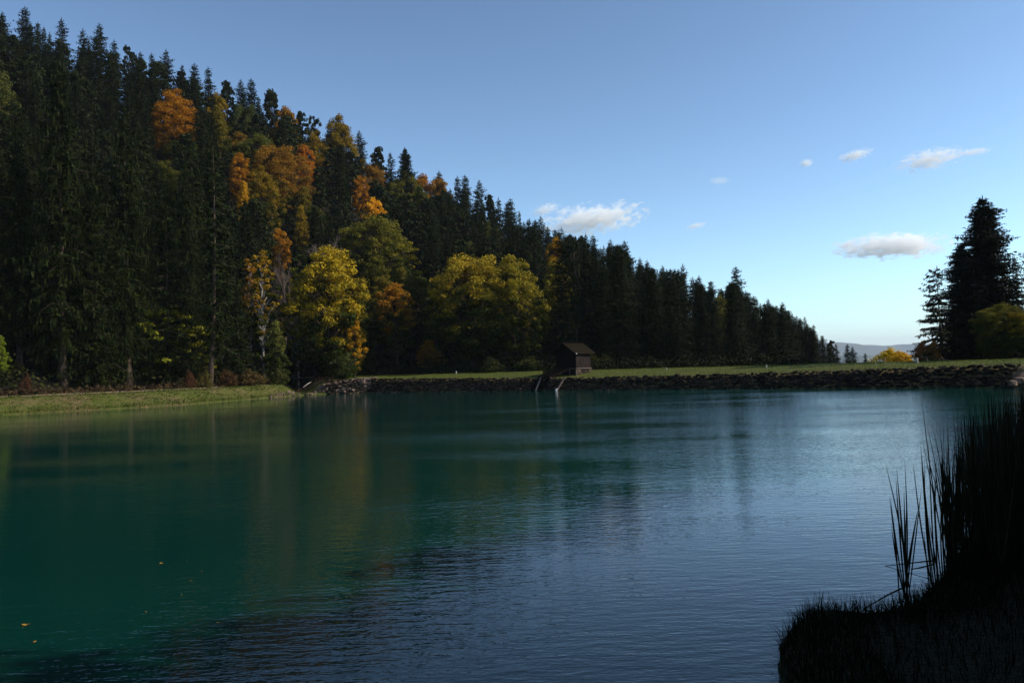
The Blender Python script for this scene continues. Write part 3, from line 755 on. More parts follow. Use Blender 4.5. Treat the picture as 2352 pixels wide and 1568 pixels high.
while tries < 20000 and cnt < 360:
    tries += 1
    px = rng.uniform(-150, 1905) if rng.random() < 0.8 else rng.uniform(-480, -150)
    Db, Dr = np.interp(px, TP, TDB), np.interp(px, TP, TDR)
    if px > 1300: Dr = min(Dr, Db + 75)
    Y = math.sqrt(rng.uniform((Db + 1.5) ** 2, (Dr + 4) ** 2))
    x = (px - CX) / FPX * Y
    if any((x - a) ** 2 + (Y - b_) ** 2 < (5.0 if px < 1300 else 4.0) ** 2 for a, b_ in pos): continue
    z = gz(x, Y); s = (Y - Db) / (Dr - Db)
    r = rng.random()
    if px < 560 and s < 0.25: zone = 'bank_spruce'
    elif px > 1225: zone = 'dam_spruce'
    elif r < 0.50: zone = 'hill_spruce'
    elif r < 0.88 : zone = 'hill_pine'
    else: zone = 'hill_leaf'
    if zone == 'hill_leaf' and px < 330: zone = 'hill_spruce'
    if zone == 'hill_spruce' and 620 < px < 1230 and s < 0.06: zone = 'hill_leaf'
    H = {'bank_spruce': rng.uniform(18, 26), 'dam_spruce': rng.uniform(17, 23), 'hill_spruce': rng.uniform(14, 20), 'hill_pine': rng.uniform(12, 16), 'hill_leaf': rng.uniform(10, 14)}[zone]
    qx, top = project(x, Y, z + H)
    lim = np.interp(px, SKX, SKYY) + (3 if px < 1300 else 8)
    if top < lim:
        H = H - (lim - top) * Y / FPX
        if H < 7: continue
        top = lim
    kind = {'h': None}.get(0)
    if zone == 'hill_pine': kind = rng.choice(['pine0', 'pine1', 'pine2'])
    elif zone == 'hill_leaf': kind = rng.choice(['leafy0', 'leafy1', 'leafy2', 'leafy3'])
    else: kind = rng.choice(['spruce0', 'spruce1', 'spruce2', 'spruce4', 'spruce3'])
    w = {'h': 0}.get(1, P[kind][3] * 2 * (H / P[kind][2]) ** 0.75)
    if blocked(px, top, Y, w * FPX / Y / 2): continue
    k = rng.uniform(0.8, 1.25)
    if zone == 'hill_pine': c = (0.019 * k, 0.028 * k, 0.009 * k, 1)
    elif zone == 'hill_leaf': c = rng.choice([(0.10, 0.10, 0.01, .4), (0.16, 0.13, 0.012, .4), (0.08, 0.09, 0.01, .4), (0.20, 0.12, 0.012, .45)])
    else: c = (0.013 * k, 0.020 * k, 0.005 * k, 1)
    best = None
    cy = top + 12
    for (ax, ay, al) in LABELLED:
        dd = math.hypot(ax - qx, ay - cy)
        far_ = '' if dd < 55 else 'farther '
        for rel, ok in ((far_ + 'left of', qx < ax and abs(qx - ax) > abs(cy - ay)), (far_ + 'right of', qx > ax and abs(qx - ax) > abs(cy - ay)), ('just above' if dd < 55 else 'well above', cy < ay and abs(qx - ax) <= abs(cy - ay)), ('just below' if dd < 55 else 'well below', cy > ay and abs(qx - ax) <= abs(cy - ay))):
            if ok and (best is None or dd < best[0]) and lab_of(zone, rel, al) not in used and dd < 240: best = (dd, rel, al)
    lab = ZONES[zone][0]
    if best:
        lab = lab_of(zone, best[1], best[2]); used.add(lab)
    tree(kind, x, Y, z + H, lab, 'tree', {'hill_pine': 'pine_tree', 'hill_leaf': 'broadleaf_tree'}.get(zone, 'spruce_tree'), ZONES[zone][1], c, None, None, rng)
    pos.append((x, Y)); cnt += 1
for row in range(2):
    px = -90.0
    while px < 1330:
        px += rng.uniform(16, 30)
        top = np.interp(px, SKX, SKYY) + (rng.uniform(1, 8) if row == 0 else rng.uniform(12, 30))
        H = rng.uniform(10, 14); zone = 'hill_pine' if rng.random() < 0.6 else 'hill_spruce'
        t_ = ray(px, top); Ys = np.arange(np.interp(px, TP, TDB), np.interp(px, TP, TDR) + 8, 0.5)
        ok = np.nonzero(CAMZ + t_[2] * Ys - ground(t_[0] * Ys, Ys) <= H)[0]
        Y = float(Ys[ok[0]] if len(ok) else Ys[-1]); x = t_[0] * Y; z = CAMZ + t_[2] * Y
        if any((x - a) ** 2 + (Y - b_) ** 2 < 2.2 ** 2 for a, b_ in pos) or blocked(px, top, Y, 12): continue
        kind = rng.choice(['pine0', 'pine1', 'pine2']) if zone == 'hill_pine' else rng.choice(['spruce0', 'spruce2', 'spruce4'])
        k = rng.uniform(0.8, 1.2); c = (0.018 * k, 0.026 * k, 0.008 * k, 1)
        lab = ZONES[zone][0]; best = None
        for (ax, ay, al) in LABELLED:
            dd = math.hypot(ax - px, ay - top)
            rel = ('just ' if dd < 30 else '') + ('below left of' if px < ax else 'below right of') if top > ay else 'beside'
            if (best is None or dd < best[0]) and lab_of(zone, rel, al) not in used: best = (dd, rel, al)
        if best and best[0] < 200: lab = lab_of(zone, best[1], best[2]); used.add(lab)
        tree(kind, x, Y, z, lab, 'tree', 'pine_tree' if zone == 'hill_pine' else 'spruce_tree', ZONES[zone][1], c, rng.uniform(0.42, 0.55) * H, None, rng)
        pos.append((x, Y)); cnt += 1
print('filler trees', cnt)

# --- trees beside and behind the camera on the near right bank: they shade the foreground
for i, (x, y, h, kd) in enumerate([(28.0, 6.0, 18, 'leafy1'), (31.5, 12.8, 18, 'leafy0'), (35.5, 19.5, 18, 'spruce4'), (39.5, 27.0, 17.5, 'spruce0'), (25, -1.5, 18, 'leafy0'), (22, -8, 17, 'leafy1'),
                                   (19.5, 8.0, 12, 'leafy1'), (23.5, 14.5, 12, 'leafy0'), (27.0, 21.5, 11, 'spruce4'), (15, 5.0, 12, 'leafy0'), (10.2, 1.0, 10, 'leafy1'), (32, 28.5, 12, 'spruce0'),
                                   (16, -1, 15, 'leafy0'), (6.5, -5, 13, 'leafy0'), (13, -8, 17, 'leafy1'), (0.5, -9, 14, 'leafy1'), (-7, -8, 15, 'leafy0'), (37, 7, 20, 'spruce0'),
                                   (40, 15, 21, 'spruce2'), (5, -14, 18, 'spruce0'), (-14, -7, 16, 'leafy1'), (22, 11, 13, 'leafy0'), (44, 24, 20, 'spruce2'), (14.5, 9.5, 9, 'leafy1')]):
    tree(kd, x, y, gz(x, y) + h, 'dark tree on the near right bank beside the reeds', 'tree', 'spruce_tree' if kd[0] == 's' else 'broadleaf_tree',
         'trees on the near right bank', SPR if kd[0] == 's' else (0.06, 0.08, 0.02, .4), rng=rng)

# ------------------------------------------------------------------ stones
def stones(spots, rng, name, mat=M_STONE):
    """spots: (x,y,z,size); one mesh of rough blocks"""
    import bmesh
    bm = bmesh.new(); bmesh.ops.create_icosphere(bm, subdivisions=1, radius=1.0)
    bv = np.array([v.co[:] for v in bm.verts]); bf = np.array([[v.index for v in f.verts] for f in bm.faces]); bm.free()
    VV, FF = [], []
    for i, (x, y, z, s) in enumerate(spots):
        j = bv * (1 + rng.normal(0, 0.16, (len(bv), 1)))
        j = np.sign(j) * np.abs(j) ** 0.75
        j = j * np.array([s * rng.uniform(0.8, 1.5), s * rng.uniform(0.7, 1.1), s * rng.uniform(0.38, 0.7)])
        a, t = rng.rand() * 6.28, rng.normal(0, 0.3)
        Rz = np.array([[math.cos(a), -math.sin(a), 0], [math.sin(a), math.cos(a), 0], [0, 0, 1]])
        Rx = np.array([[1, 0, 0], [0, math.cos(t), -math.sin(t)], [0, math.sin(t), math.cos(t)]])
        VV.append(j @ (Rz @ Rx).T + np.array([x, y, z])); FF.append(bf + i * len(bv))
    return mesh_np(name, np.concatenate(VV), np.concatenate(FF), mat)
rs = np.random.RandomState(3)
def bank_spots(seg, length_step, rows_, size, h, inset=1.2, jitter=0.1):
    res = []
    for (a, b_) in zip(seg[:-1], seg[1:]):
        a, b_ = np.array(a), np.array(b_); L = np.hypot(*(b_ - a)); t = (b_ - a) / L; nrm = np.array([-t[1], t[0]])
        if pond_dist(np.array([(a + t * L / 2 + nrm * 2)[0]]), np.array([(a + t * L / 2 + nrm * 2)[1]]))[0] < 0: nrm = -nrm
        for k in range(int(L / length_step)):
            for r_ in range(rows_):
                u = (k + 0.5 * (r_ % 2) + rs.normal(0, 0.18)) * length_step; f_ = (r_ + rs.normal(0, 0.2)) / (rows_ - 1)
                p = a + t * u + nrm * (f_ * inset + rs.normal(0, 0.04) - 0.05)
                s = size * rs.uniform(0.65, 1.35)
                hh = float(crest_edge(CX + FPX * p[0] / p[1])) if h is None else h
                res.append((p[0], p[1], f_ * hh - 0.05 + rs.normal(0, 0.03), s))
    return res
dam_line = [tuple(p) for p in POND[1:8]]
sp_ = bank_spots([(-23.2, 102.3)] + dam_line, 0.30, 7, 0.20, None, 1.15)
sp_ = [s for s in sp_ if chan_dist(np.array([s[0]]), np.array([s[1]]))[0] > 2.4]
tag(link('stone_wall', stones(sp_, rs, 'stone_wall')), 'long dark wall of rough stacked stones facing the far side of the pond', 'wall')
# lit rubble corner of the dam next to the inlet
lump = []
for i in range(420):
    px = rs.uniform(722, 862); t = (px - 722) / 140
    f_ = rs.rand(); Y = 102.5 + f_ * (1.2 + 2.3 * t) + rs.rand() * 0.5
    x = (px - CX) / FPX * Y; z = gz(x, Y)
    if z > -0.05 and z < 1.8: lump.append((x, Y, z + 0.02, rs.uniform(0.14, 0.36)))
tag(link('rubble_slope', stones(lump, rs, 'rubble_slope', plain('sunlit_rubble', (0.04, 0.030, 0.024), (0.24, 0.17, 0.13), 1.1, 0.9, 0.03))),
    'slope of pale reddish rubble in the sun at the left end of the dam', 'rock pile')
lump = []
for i in range(190):
    px = rs.uniform(618, 728); t = (px - CX) / FPX
    for Y in np.arange(90, 106, 0.15):
        if pond_dist(np.array([t * Y]), np.array([Y]))[0] > 0: break
    Y += rs.rand() * 2.6 * (0.35 + 0.65 * (1 - abs(px - 670) / 60)); x = t * Y
    lump.append((x, Y, gz(x, Y) + 0.0, rs.uniform(0.08, 0.20)))
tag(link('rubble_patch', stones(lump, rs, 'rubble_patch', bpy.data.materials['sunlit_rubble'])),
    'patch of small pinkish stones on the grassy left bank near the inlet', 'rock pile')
BO = 'boulders at the right end of the dam'
for i, (px, py, s, lb) in enumerate([(2326, 880, 0.42, 'flat boulder at the water line below the right end of the dam'), (2340, 874, 0.5, 'pale slanting boulder above the flat one at the right end of the dam'),
                                     (2350, 864, 0.55, 'upper boulder cut by the right frame edge'), (2348, 884, 0.45, 'low boulder at the water cut by the right frame edge')]):
    p = at(px, py, 60.5 + i * 0.3)
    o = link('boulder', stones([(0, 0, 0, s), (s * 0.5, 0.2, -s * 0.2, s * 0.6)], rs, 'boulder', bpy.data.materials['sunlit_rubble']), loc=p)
    tag(o, lb, 'boulder', BO)
# loose stones along the brink of the crest
sp_ = []
for i in range(90):
    k = rs.randint(0, len(dam_line) - 1); a, b_ = np.array(dam_line[k]), np.array(dam_line[k + 1]); u = rs.rand(); p = a + (b_ - a) * u
    t = (b_ - a) / np.hypot(*(b_ - a)); p = p + np.array([-t[1], t[0]]) * (1 if pond_dist(np.array([p[0] - t[1]]), np.array([p[1] + t[0]]))[0] > 0 else -1) * rs.uniform(1.3, 2.0)
    sp_.append((p[0], p[1], gz(p[0], p[1]) + 0.02, rs.uniform(0.06, 0.2)))
tag(link('brink_rubble', stones(sp_, rs, 'brink_rubble')), 'scattered stones lying along the grassy brink of the dam', 'rubble', kind='stuff')

# ------------------------------------------------------------------ hut with its sluice timbers
tdir = np.array([21.2 - 2.6, 77.2 - 90.8]); tdir /= np.hypot(*tdir)         # along the dam, to the right
hut_rz = math.atan2(tdir[1], tdir[0])
fp = at(1324, 859, 93.6)                                                    # front right corner of the hut at the ground
W, L_, SILL, EAVE, APEX = 2.62, 3.2, 0.72, 2.66, 3.62
gzh = 1.52
back = np.array([-tdir[1], tdir[0]])
org = (fp.x - tdir[0] * W, fp.y - tdir[1] * W)                               # front left corner; local x along the dam, local y away
hut = empty('wooden_hut', (org[0], org[1], gzh), hut_rz)
tag(hut, 'small dark wooden hut with gabled shingle roof on a stone footing at the dam', 'hut')
# stone footing: rubble courses on a core, open bay in the front
mb = MB()
mb.box(0.10, W - 0.10, 0.85, L_ - 0.08, -0.4, SILL - 0.02)
mb.box(W - 0.30, W - 0.03, 0.0, 0.85, -0.4, SILL - 0.02)
foot = mb.build('stone_footing', M_STONE, hut)
ss = []
for yy in np.arange(0.12, L_, 0.27):
    for zz in (0.02, 0.22, 0.42, 0.6): ss.append((W - 0.06, yy + rs.normal(0, .04), zz + rs.normal(0, .02), rs.uniform(0.10, 0.15)))
for xx in np.arange(0.1, W, 0.27):
    for zz in (0.02, 0.22, 0.42, 0.6): ss.append((xx, L_ - 0.08, zz, 0.13))
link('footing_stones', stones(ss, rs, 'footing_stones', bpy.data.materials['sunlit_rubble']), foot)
mb = MB(); mb.box(-0.06, W + 0.09, -0.06, L_ + 0.06, SILL, SILL + 0.12); mb.build('sill_beam', M_WEATHERED, hut)
# board walls: upright boards with gaps and slight steps
def boards(name, p0, p1, z0, ztop, out, mat, parent):
    mb = MB(); n = int((Vector(p1) - Vector(p0)).length / 0.16); u = (Vector(p1) - Vector(p0)) / n; o = Vector(out)
    for i in range(n):
        a = Vector(p0) + u * i + u * 0.03; b_ = Vector(p0) + u * (i + 0.97); off = o * rs.uniform(0, 0.015)
        z1a, z1b = ztop(i / n), ztop((i + 1) / n)
        vs = [a + off, b_ + off, b_ + off - o * 0.03, a + off - o * 0.03]
        v8 = [(v.x, v.y, z0) for v in vs] + [(vs[0].x, vs[0].y, z1a), (vs[1].x, vs[1].y, z1b), (vs[2].x, vs[2].y, z1b), (vs[3].x, vs[3].y, z1a)]
        mb.add(v8, [(0,3,2,1),(4,5,6,7),(0,1,5,4),(1,2,6,5),(2,3,7,6),(3,0,4,7)])
    # backing
    c = [Vector(p0) - o * 0.05, Vector(p1) - o * 0.05, Vector(p1) - o * 0.08, Vector(p0) - o * 0.08]
    zt = min(ztop(0), ztop(0.999)); mb.add([(v.x, v.y, z0) for v in c] + [(v.x, v.y, zt) for v in c], [(0,3,2,1),(4,5,6,7),(0,1,5,4),(1,2,6,5),(2,3,7,6),(3,0,4,7)])
    return mb.build(name, mat, parent)
g_ = lambda t: EAVE + (APEX - EAVE - 0.03) * (1 - abs(2 * t - 1)) - 0.03
z_s = SILL + 0.12
M_LITBOARD = plain('lit_board', (0.010, 0.008, 0.007), (0.036, 0.029, 0.026), 2.0, 0.9, 0.01, (7, 7, 0.4), spec=0.0)  # sun-side boards paler than the other walls: light put into the wood colour
boards('side_wall', (W, 0.02, 0), (W, L_ - 0.02, 0), z_s, lambda t: EAVE - 0.02, (1, 0, 0), M_LITBOARD, hut)
boards('side_wall', (0, L_ - 0.02, 0), (0, 0.02, 0), z_s, lambda t: EAVE - 0.02, (-1, 0, 0), M_WOOD, hut)
boards('gable_wall', (0.02, 0, 0), (W - 0.02, 0, 0), z_s, g_, (0, -1, 0), M_WOOD, hut)
boards('gable_wall', (W - 0.02, L_, 0), (0.02, L_, 0), z_s, g_, (0, 1, 0), M_WOOD, hut)
for (xx, yy) in ((0.05, -0.02), (W - 0.05, -0.02), (0.05, L_ + 0.02), (W - 0.05, L_ + 0.02)):
    mb = MB(); mb.box(xx - 0.07, xx + 0.07, yy - 0.07, yy + 0.07, SILL + 0.123, EAVE - 0.01); mb.build('corner_post', M_WOOD, hut)
mb = MB(); mb.box(W - 0.03, W + 0.07, -0.12, 0.0, -0.35, SILL - 0.003); mb.build('front_post', M_WEATHERED, hut)
mb = MB(); mb.box(W - 0.92, W - 0.80, -0.14, 0.0, -0.5, SILL + 0.05); mb.build('front_post', M_WEATHERED, hut)
OV, FR = 0.40, 0.66
roof = empty('roof'); roof.parent = hut
for sg in (-1, 1):
    sl = math.hypot(W / 2 + OV, (APEX - EAVE) * (W / 2 + OV) / (W / 2)); mb = MB(); nrow = 7
    for r_ in range(nrow):
        for k in range(18):
            y0 = -FR + (L_ + 2 * FR) * k / 18; y1 = y0 + (L_ + 2 * FR) / 18 - 0.01
            t0, t1 = r_ / nrow, (r_ + 1.12) / nrow if r_ < nrow - 1 else 1.0
            ex = rs.uniform(-0.012, 0.012); sd = (APEX - EAVE) / (W / 2)
            def pt(t, y, dz): xx = W / 2 + sg * t * (W / 2 + OV); return (xx, y, APEX - t * (W / 2 + OV) * sd + dz)
            b0, b1 = 0.035 + ex, 0.065 + ex
            q = [pt(t0, y0, b0), pt(t1 + ex, y0, b1), pt(t1 + ex, y1, b1), pt(t0, y1, b0), pt(t0, y0, b0 - .03), pt(t1 + ex, y0, b1 - .03), pt(t1 + ex, y1, b1 - .03), pt(t0, y1, b0 - .03)]
            mb.add(q, [(0,1,2,3),(7,6,5,4),(0,4,5,1),(1,5,6,2),(2,6,7,3),(3,7,4,0)])
    mb.build('roof_slope', M_SHINGLE, roof)
    mb = MB(); sd = (APEX - EAVE) / (W / 2)
    for yy in (-FR - 0.035, L_ + FR + 0.035):
        mb = MB()
        mb.bar((W / 2 + sg * 0.02, yy, APEX - 0.03), (W / 2 + sg * (W / 2 + OV + 0.02), yy, APEX - (W / 2 + OV) * sd - 0.03), 0.045, 0.15)
        mb.build('barge_board', M_WOOD, roof)
mb = MB(); mb.bar((W / 2, -FR - 0.03, APEX + 0.085), (W / 2, L_ + FR + 0.03, APEX + 0.085), 0.20, 0.05); mb.build('ridge_board', M_SHINGLE, roof)
mb = MB(); mb.box(W + OV + 0.01, W + OV + 0.07, -FR + 0.02, -FR + 0.16, EAVE - 0.27, EAVE - 0.18); mb.build('gutter_end', M_WHITE, roof)
# timber ramp of the sluice, from under the hut down into the water
ramp_e = empty('timber_ramp', (org[0], org[1], gzh), hut_rz)
tag(ramp_e, 'dark steep timber ramp running from under the hut down into the water', 'ramp')
def brink(xl, dist):
    """local y, on the line x = xl in front of the hut, where the shoreline is dist away"""
    for yl in np.arange(0.0, -8.0, -0.03):
        X = org[0] + tdir[0] * xl + back[0] * yl; Y = org[1] + tdir[1] * xl + back[1] * yl
        if pond_dist(np.array([X]), np.array([Y]))[0] <= dist: break
    return yl
yb, yw = brink(0.8, 1.15), brink(0.8, -0.6)
zt, zm, zb_ = 0.80, 1.24 + 0.22 - gzh, -0.25 - gzh
print('ramp', yb, yw)
def ramp_pt(xl, t):          # t 0..1 hut to brink, 1..2 brink to water
    if t <= 1: return (xl, 0.35 + (yb - 0.35) * t, zt + (zm - zt) * t)
    return (xl, yb + (yw - yb) * (t - 1), zm + (zb_ - zm) * (t - 1))
for i, xx in enumerate(np.linspace(0.05, 1.65, 7)):
    mb = MB(); mb.bar(ramp_pt(xx, 0), ramp_pt(xx, 1), 0.12, 0.14); mb.bar(ramp_pt(xx, 0.985), ramp_pt(xx, 2), 0.12, 0.14); mb.build('ramp_beam', M_WOOD, ramp_e)
for k in range(13):
    p, q = ramp_pt(-0.04, 0.1 + k * 0.15), ramp_pt(1.74, 0.1 + k * 0.15)
    mb = MB(); mb.bar((p[0], p[1], p[2] + 0.10), (q[0], q[1], q[2] + 0.10), 0.11, 0.05); mb.build('cross_board', M_WOOD, ramp_e)
mb = MB(); mb.box(0.0, 0.05, yb * 0.75, 0.2, -0.35, 0.62); mb.build('side_board', M_WOOD, ramp_e)
def world_bar(name, a, b_, w, h, mat, lb, cat):
    a, b_ = Vector(a), Vector(b_); e = link(name, None) if False else None
    mb = MB(); c = b_; mb.bar(a - c, b_ - c, w, h); o = mb.build(name, mat, None, loc=c)
    return tag(o, lb, cat)
def on_bank(px, py, dist):
    for Y in np.arange(84, 100, 0.02):
        p = at(px, py, Y)
        if pond_dist(np.array([p.x]), np.array([p.y]))[0] >= dist: return p
a, b_ = on_bank(1298, 865, 1.0), on_bank(1277.5, 898, -0.6)
rail = empty('sluice_beam', (b_.x, b_.y, b_.z)); tag(rail, 'pale timber beam sloping into the water right of the ramp, white capped at its foot', 'beam')
mb = MB(); mb.bar(a - b_, Vector((0, 0, 0)), 0.17, 0.17); mb.build('beam', M_WEATHERED, rail)
mb = MB(); d_ = (b_ - a).normalized(); mb.bar(d_ * -0.22 + Vector((-.02, -0.03, 0.10)), d_ * 0.05 + Vector((-.02, -.03, 0.10)), 0.2, 0.05); mb.build('end_cap', M_WHITE, rail)
a, b_ = on_bank(1243, 867, 1.0), on_bank(1230, 898, -0.6)
tag(MB_ := (lambda: (lambda mb: (mb.bar(a - b_, Vector((0, 0, 0)), 0.14, 0.14), mb.build('sluice_beam', plain('wet_wood', (0.03, .03, .033), (.08, .08, .09), 3), None, loc=b_))[1])(MB()))(),
    'grey blue timber beam sloping into the water left of the ramp', 'beam')

# ------------------------------------------------------------------ footbridge plank over the inlet
a = at(620, 872.0, 111.5); b_ = at(722, 866.0, 112.5)
br = empty('plank_footbridge', ((a.x + b_.x) / 2, (a.y + b_.y) / 2, (a.z + b_.z) / 2)); c = Vector(br.location)
tag(br, 'thin pale plank footbridge across the inlet left of the dam', 'footbridge')
mb = MB(); mb.bar(a - c, b_ - c, 0.9, 0.09); mb.build('deck', M_WEATHERED, br)
for s in (-0.38, 0.38):
    mb = MB(); o = Vector((0, s, -0.13)); mb.bar(a - c + o, b_ - c + o, 0.10, 0.16); mb.build('bearer', M_WOOD, br)
a = at(716, 876, 106.5); b_ = at(696, 889.5, 103.8); mb = MB(); mb.tube([a - b_, (a - b_) * 0.5 + Vector((0, 0, .05)), Vector((0, 0, 0))], [0.06, 0.07, 0.05], 6)
tag(mb.build('driftwood_log', M_PALEBARK, None, True, b_), 'thin pale log lying on the slope beside the inlet', 'log')

# ------------------------------------------------------------------ marker posts on the crest
def post(px, top, w, h, cap, lb, mat=M_WHITE, Y=None, name='marker_post'):
    for Yt in np.arange(60, 125, 0.1):
        p = at(px, top, Yt)
        if p.z - gz(p.x, p.y) <= h and pond_dist(np.array([p.x]), np.array([p.y]))[0] > 2: break
    g0 = gz(p.x, p.y); e = empty(name, (p.x, p.y, g0)); tag(e, lb, 'post', 'posts standing on the crest of the dam')
    mb = MB(); mb.tube([(0, 0, -0.2), (0, 0, h - 0.05)], [w / 2, w / 2 * 0.95], 10); mb.build('shaft', mat, e, True)
    mb = MB(); mb.tube([(0, 0, h - 0.045), (0, 0, h - 0.01), (0, 0, h + 0.02)], [w * 0.62, w * 0.62, w * 0.2], 10); mb.build('cap', mat if not cap else M_CONCRETE, e, True)
post(1048, 852, 0.14, 0.32, False, 'short white post on the grass left of the hut')
post(1531, 844, 0.13, 0.30, True, 'short pale post on the grass right of the hut', M_CONCRETE)
post(1760, 838, 0.16, 0.30, True, 'grey post on the crest below the stepping down spruces', M_CONCRETE)
post(2106, 822, 0.22, 0.48, True, 'grey post on the crest at the foot of the loose spruce', M_CONCRETE)

# ------------------------------------------------------------------ low growth: clumps of leaves
def scatter_mesh(name, pts, size, rng, mat, k=14, spread=0.4, rise=0.35):
    n = len(pts) * k; c = np.repeat(np.array(pts), k, 0) + rng.normal(0, spread, (n, 3)) * np.array([1, 1, rise]); c[:, 2] += abs(rng.normal(0, spread * 0.5, n))
    nr = rng.normal(0, 1, (n, 3)) + np.array([0, 0, .6]); nr /= np.linalg.norm(nr, axis=1)[:, None]
    t1 = np.cross(nr, rng.normal(0, 1, (n, 3))); t1 /= np.linalg.norm(t1, axis=1)[:, None]; t2 = np.cross(nr, t1); s = size * rng.uniform(.5, 1.3, (n, 1))
    return mesh_np(name, *quads(c, t1 * s, t2 * s * 0.55), mat)
def blades(name, pts, hmin, hmax, wid, rng, mat, bend=0.35, seg=3):
    """grass or reed blades as tapering bent strips"""
    n = len(pts); P0 = np.array(pts); h = rng.uniform(hmin, hmax, n); a = rng.rand(n) * 6.283; b = rng.normal(0, bend, n)
    f = rng.rand(n) * 6.283
    V = []
    for i in range(seg + 1):
        t = i / seg
        c = P0 + np.stack([np.cos(a) * b * h * t ** 1.8, np.sin(a) * b * h * t ** 1.8, h * t * (1 - 0.12 * np.abs(b) * t)], 1)
        w = wid * (1 - t) ** 0.6 * (0.7 + 0.3 * min(1, t * 4)) + 0.0006
        o = np.stack([np.cos(f) * w / 2, np.sin(f) * w / 2, np.zeros(n)], 1)
        V += [c - o, c + o]
    V = np.stack(V, 1).reshape(-1, 3); K = 2 * (seg + 1)
    base = np.arange(n)[:, None] * K
    F = np.concatenate([base + np.array([[2*i, 2*i+1, 2*i+3, 2*i+2]]) for i in range(seg)], 0)
    return mesh_np(name, V, F, mat)
def shore(px0, px1, d0, d1, n, rng, Y0=55, Y1=118):
    res = np.zeros((0, 3))
    while len(res) < n:
        px = rng.uniform(px0, px1, 40000); Y = rng.uniform(Y0, Y1, 40000); x = (px - CX) / FPX * Y
        d = pond_dist(x, Y); k = (d0 <= d) & (d <= d1)
        res = np.concatenate([res, np.stack([x[k], Y[k], ground(x[k], Y[k])], 1)])
    return res[:n]
M_WEED = plain('weed', (0.026, 0.046, 0.006), (0.080, 0.090, 0.016), 0.6, 0.7)
rs2 = np.random.RandomState(8)
tag(link('bank_weeds', scatter_mesh('bank_weeds', shore(-60, 735, 0.05, 4.2, 1100, rs2), 0.065, rs2, M_WEED, 9, 0.13)), 'low green weeds covering the slope of the left bank', 'weeds', kind='stuff')
tag(link('shore_grass', blades('shore_grass', shore(-60, 735, -0.05, 0.5, 1500, rs2), 0.15, 0.45, 0.035, rs2, M_WEED)), 'fresh green grass fringe along the left water line', 'grass', kind='stuff')
tag(link('crest_grass', blades('crest_grass', shore(780, 2400, 1.5, 12, 24000, rs2), 0.05, 0.15, 0.03, rs2, plain('crest_blade', (0.060, 0.100, 0.008), (0.095, 0.120, 0.014), 0.5, 0.7), seg=2)), 'short mown grass on the crest of the dam', 'grass', kind='stuff')
tag(link('undergrowth', scatter_mesh('undergrowth', [p for p in shore(-100, 760, 6.8, 11, 500, rs2, 58, 124)], 0.16, rs2, M_BROWNPLANT, 12, 0.3, 0.6)), 'withered brown undergrowth in the shade below the left trees', 'undergrowth', kind='stuff')
tag(link('forest_edge_growth', scatter_mesh('forest_edge_growth', [p for p in shore(740, 1840, 12, 17, 1400, rs2, 60, 135)], 0.18, rs2, plain('shade_growth', (0.005, 0.008, 0.002), (0.016, 0.018, 0.005), 0.6), 14, 0.5, 0.8)), 'dark brambles along the forest edge behind the dam', 'undergrowth', kind='stuff')
GR = 'bushes along the left bank'
for i, (px, top, Y, w, col, lb) in enumerate([(470, 868, 90.5, 34, (0.22, 0.20, 0.05, .9), 'pale leafed bush left of the leaning spruce foot'), (524, 872, 93, 40, (0.20, 0.11, 0.05, .9), 'reddish brown bush right of the leaning spruce foot'),
        (575, 868, 97, 50, (0.24, 0.17, 0.06, .8), 'brownish bush between the leaning spruce and the footbridge'), (436, 878, 88, 22, (0.22, 0.10, 0.05, .9), 'small reddish bush on the left bank rim'),
        (640, 850, 104, 40, (0.18, 0.19, 0.05, .5), 'green bush at the left end of the footbridge'), (60, 895, 76, 22, (0.20, 0.09, 0.05, .9), 'small withered bush beside the path at the far left'),
        (1215, 838, 106, 50, (0.14, 0.16, 0.03, .5), 'green bush under the tall maple left of the hut'), (1130, 842, 107, 44, (0.10, 0.12, 0.03, .5), 'dark green bush under the huge round maple'),
        (1362, 838, 104, 34, (0.12, 0.13, 0.03, .5), 'leafy sapling bush just behind the hut'), (1392, 842, 106, 34, (0.10, 0.11, 0.03, .5), 'dark bush right behind the hut'),
        (790, 815, 107, 60, (0.16, 0.18, 0.07, .3), 'silvery green bush at the foot of the yellow maple')]):
    place('bush0', px, top, Y, w * 1.25, lb, tuple(c_ * 0.42 for c_ in col[:3]) + (col[3],), 'bush', 'bank_bush', GR if px < 700 else 'bushes at the forest edge')
px = rs2.uniform(-120, 1500, 9000); Yh = np.interp(px, TP, TDB) + (np.interp(px, TP, TDR) + 5 - np.interp(px, TP, TDB)) * rs2.rand(9000); xh = (px - CX) / FPX * Yh
tag(link('slope_brush', scatter_mesh('slope_brush', np.stack([xh, Yh, ground(xh, Yh)], 1), 0.24, rs2, plain('slope_brush', (0.008, 0.014, 0.003), (0.045, 0.040, 0.010), 0.35), 12, 0.75, 0.9)), 'dark brushwood and young growth covering the ground of the wooded slope', 'undergrowth', kind='stuff')
# taller tuft of rushes on the left bank
tp = [(p[0] + rs2.normal(0, .5), p[1] + rs2.normal(0, .5), gz(p[0], p[1])) for p in [tuple(on(130, 945, 0.3))] * 260]
tag(link('rush_tuft', blades('rush_tuft', tp, 0.6, 1.35, 0.03, rs2, M_WEED, 0.25)), 'tall tuft of grey green rushes on the left bank by the path', 'rushes')
tp = [(p[0] + rs2.normal(0, .35), p[1] + rs2.normal(0, .3), gz(p[0], p[1])) for p in [tuple(on(150, 950, 0.15))] * 160]
tag(link('withered_tuft', blades('withered_tuft', tp, 0.3, 0.6, 0.03, rs2, M_BROWNPLANT, 0.6)), 'withered reddish tuft at the water below the tall rushes', 'rushes')

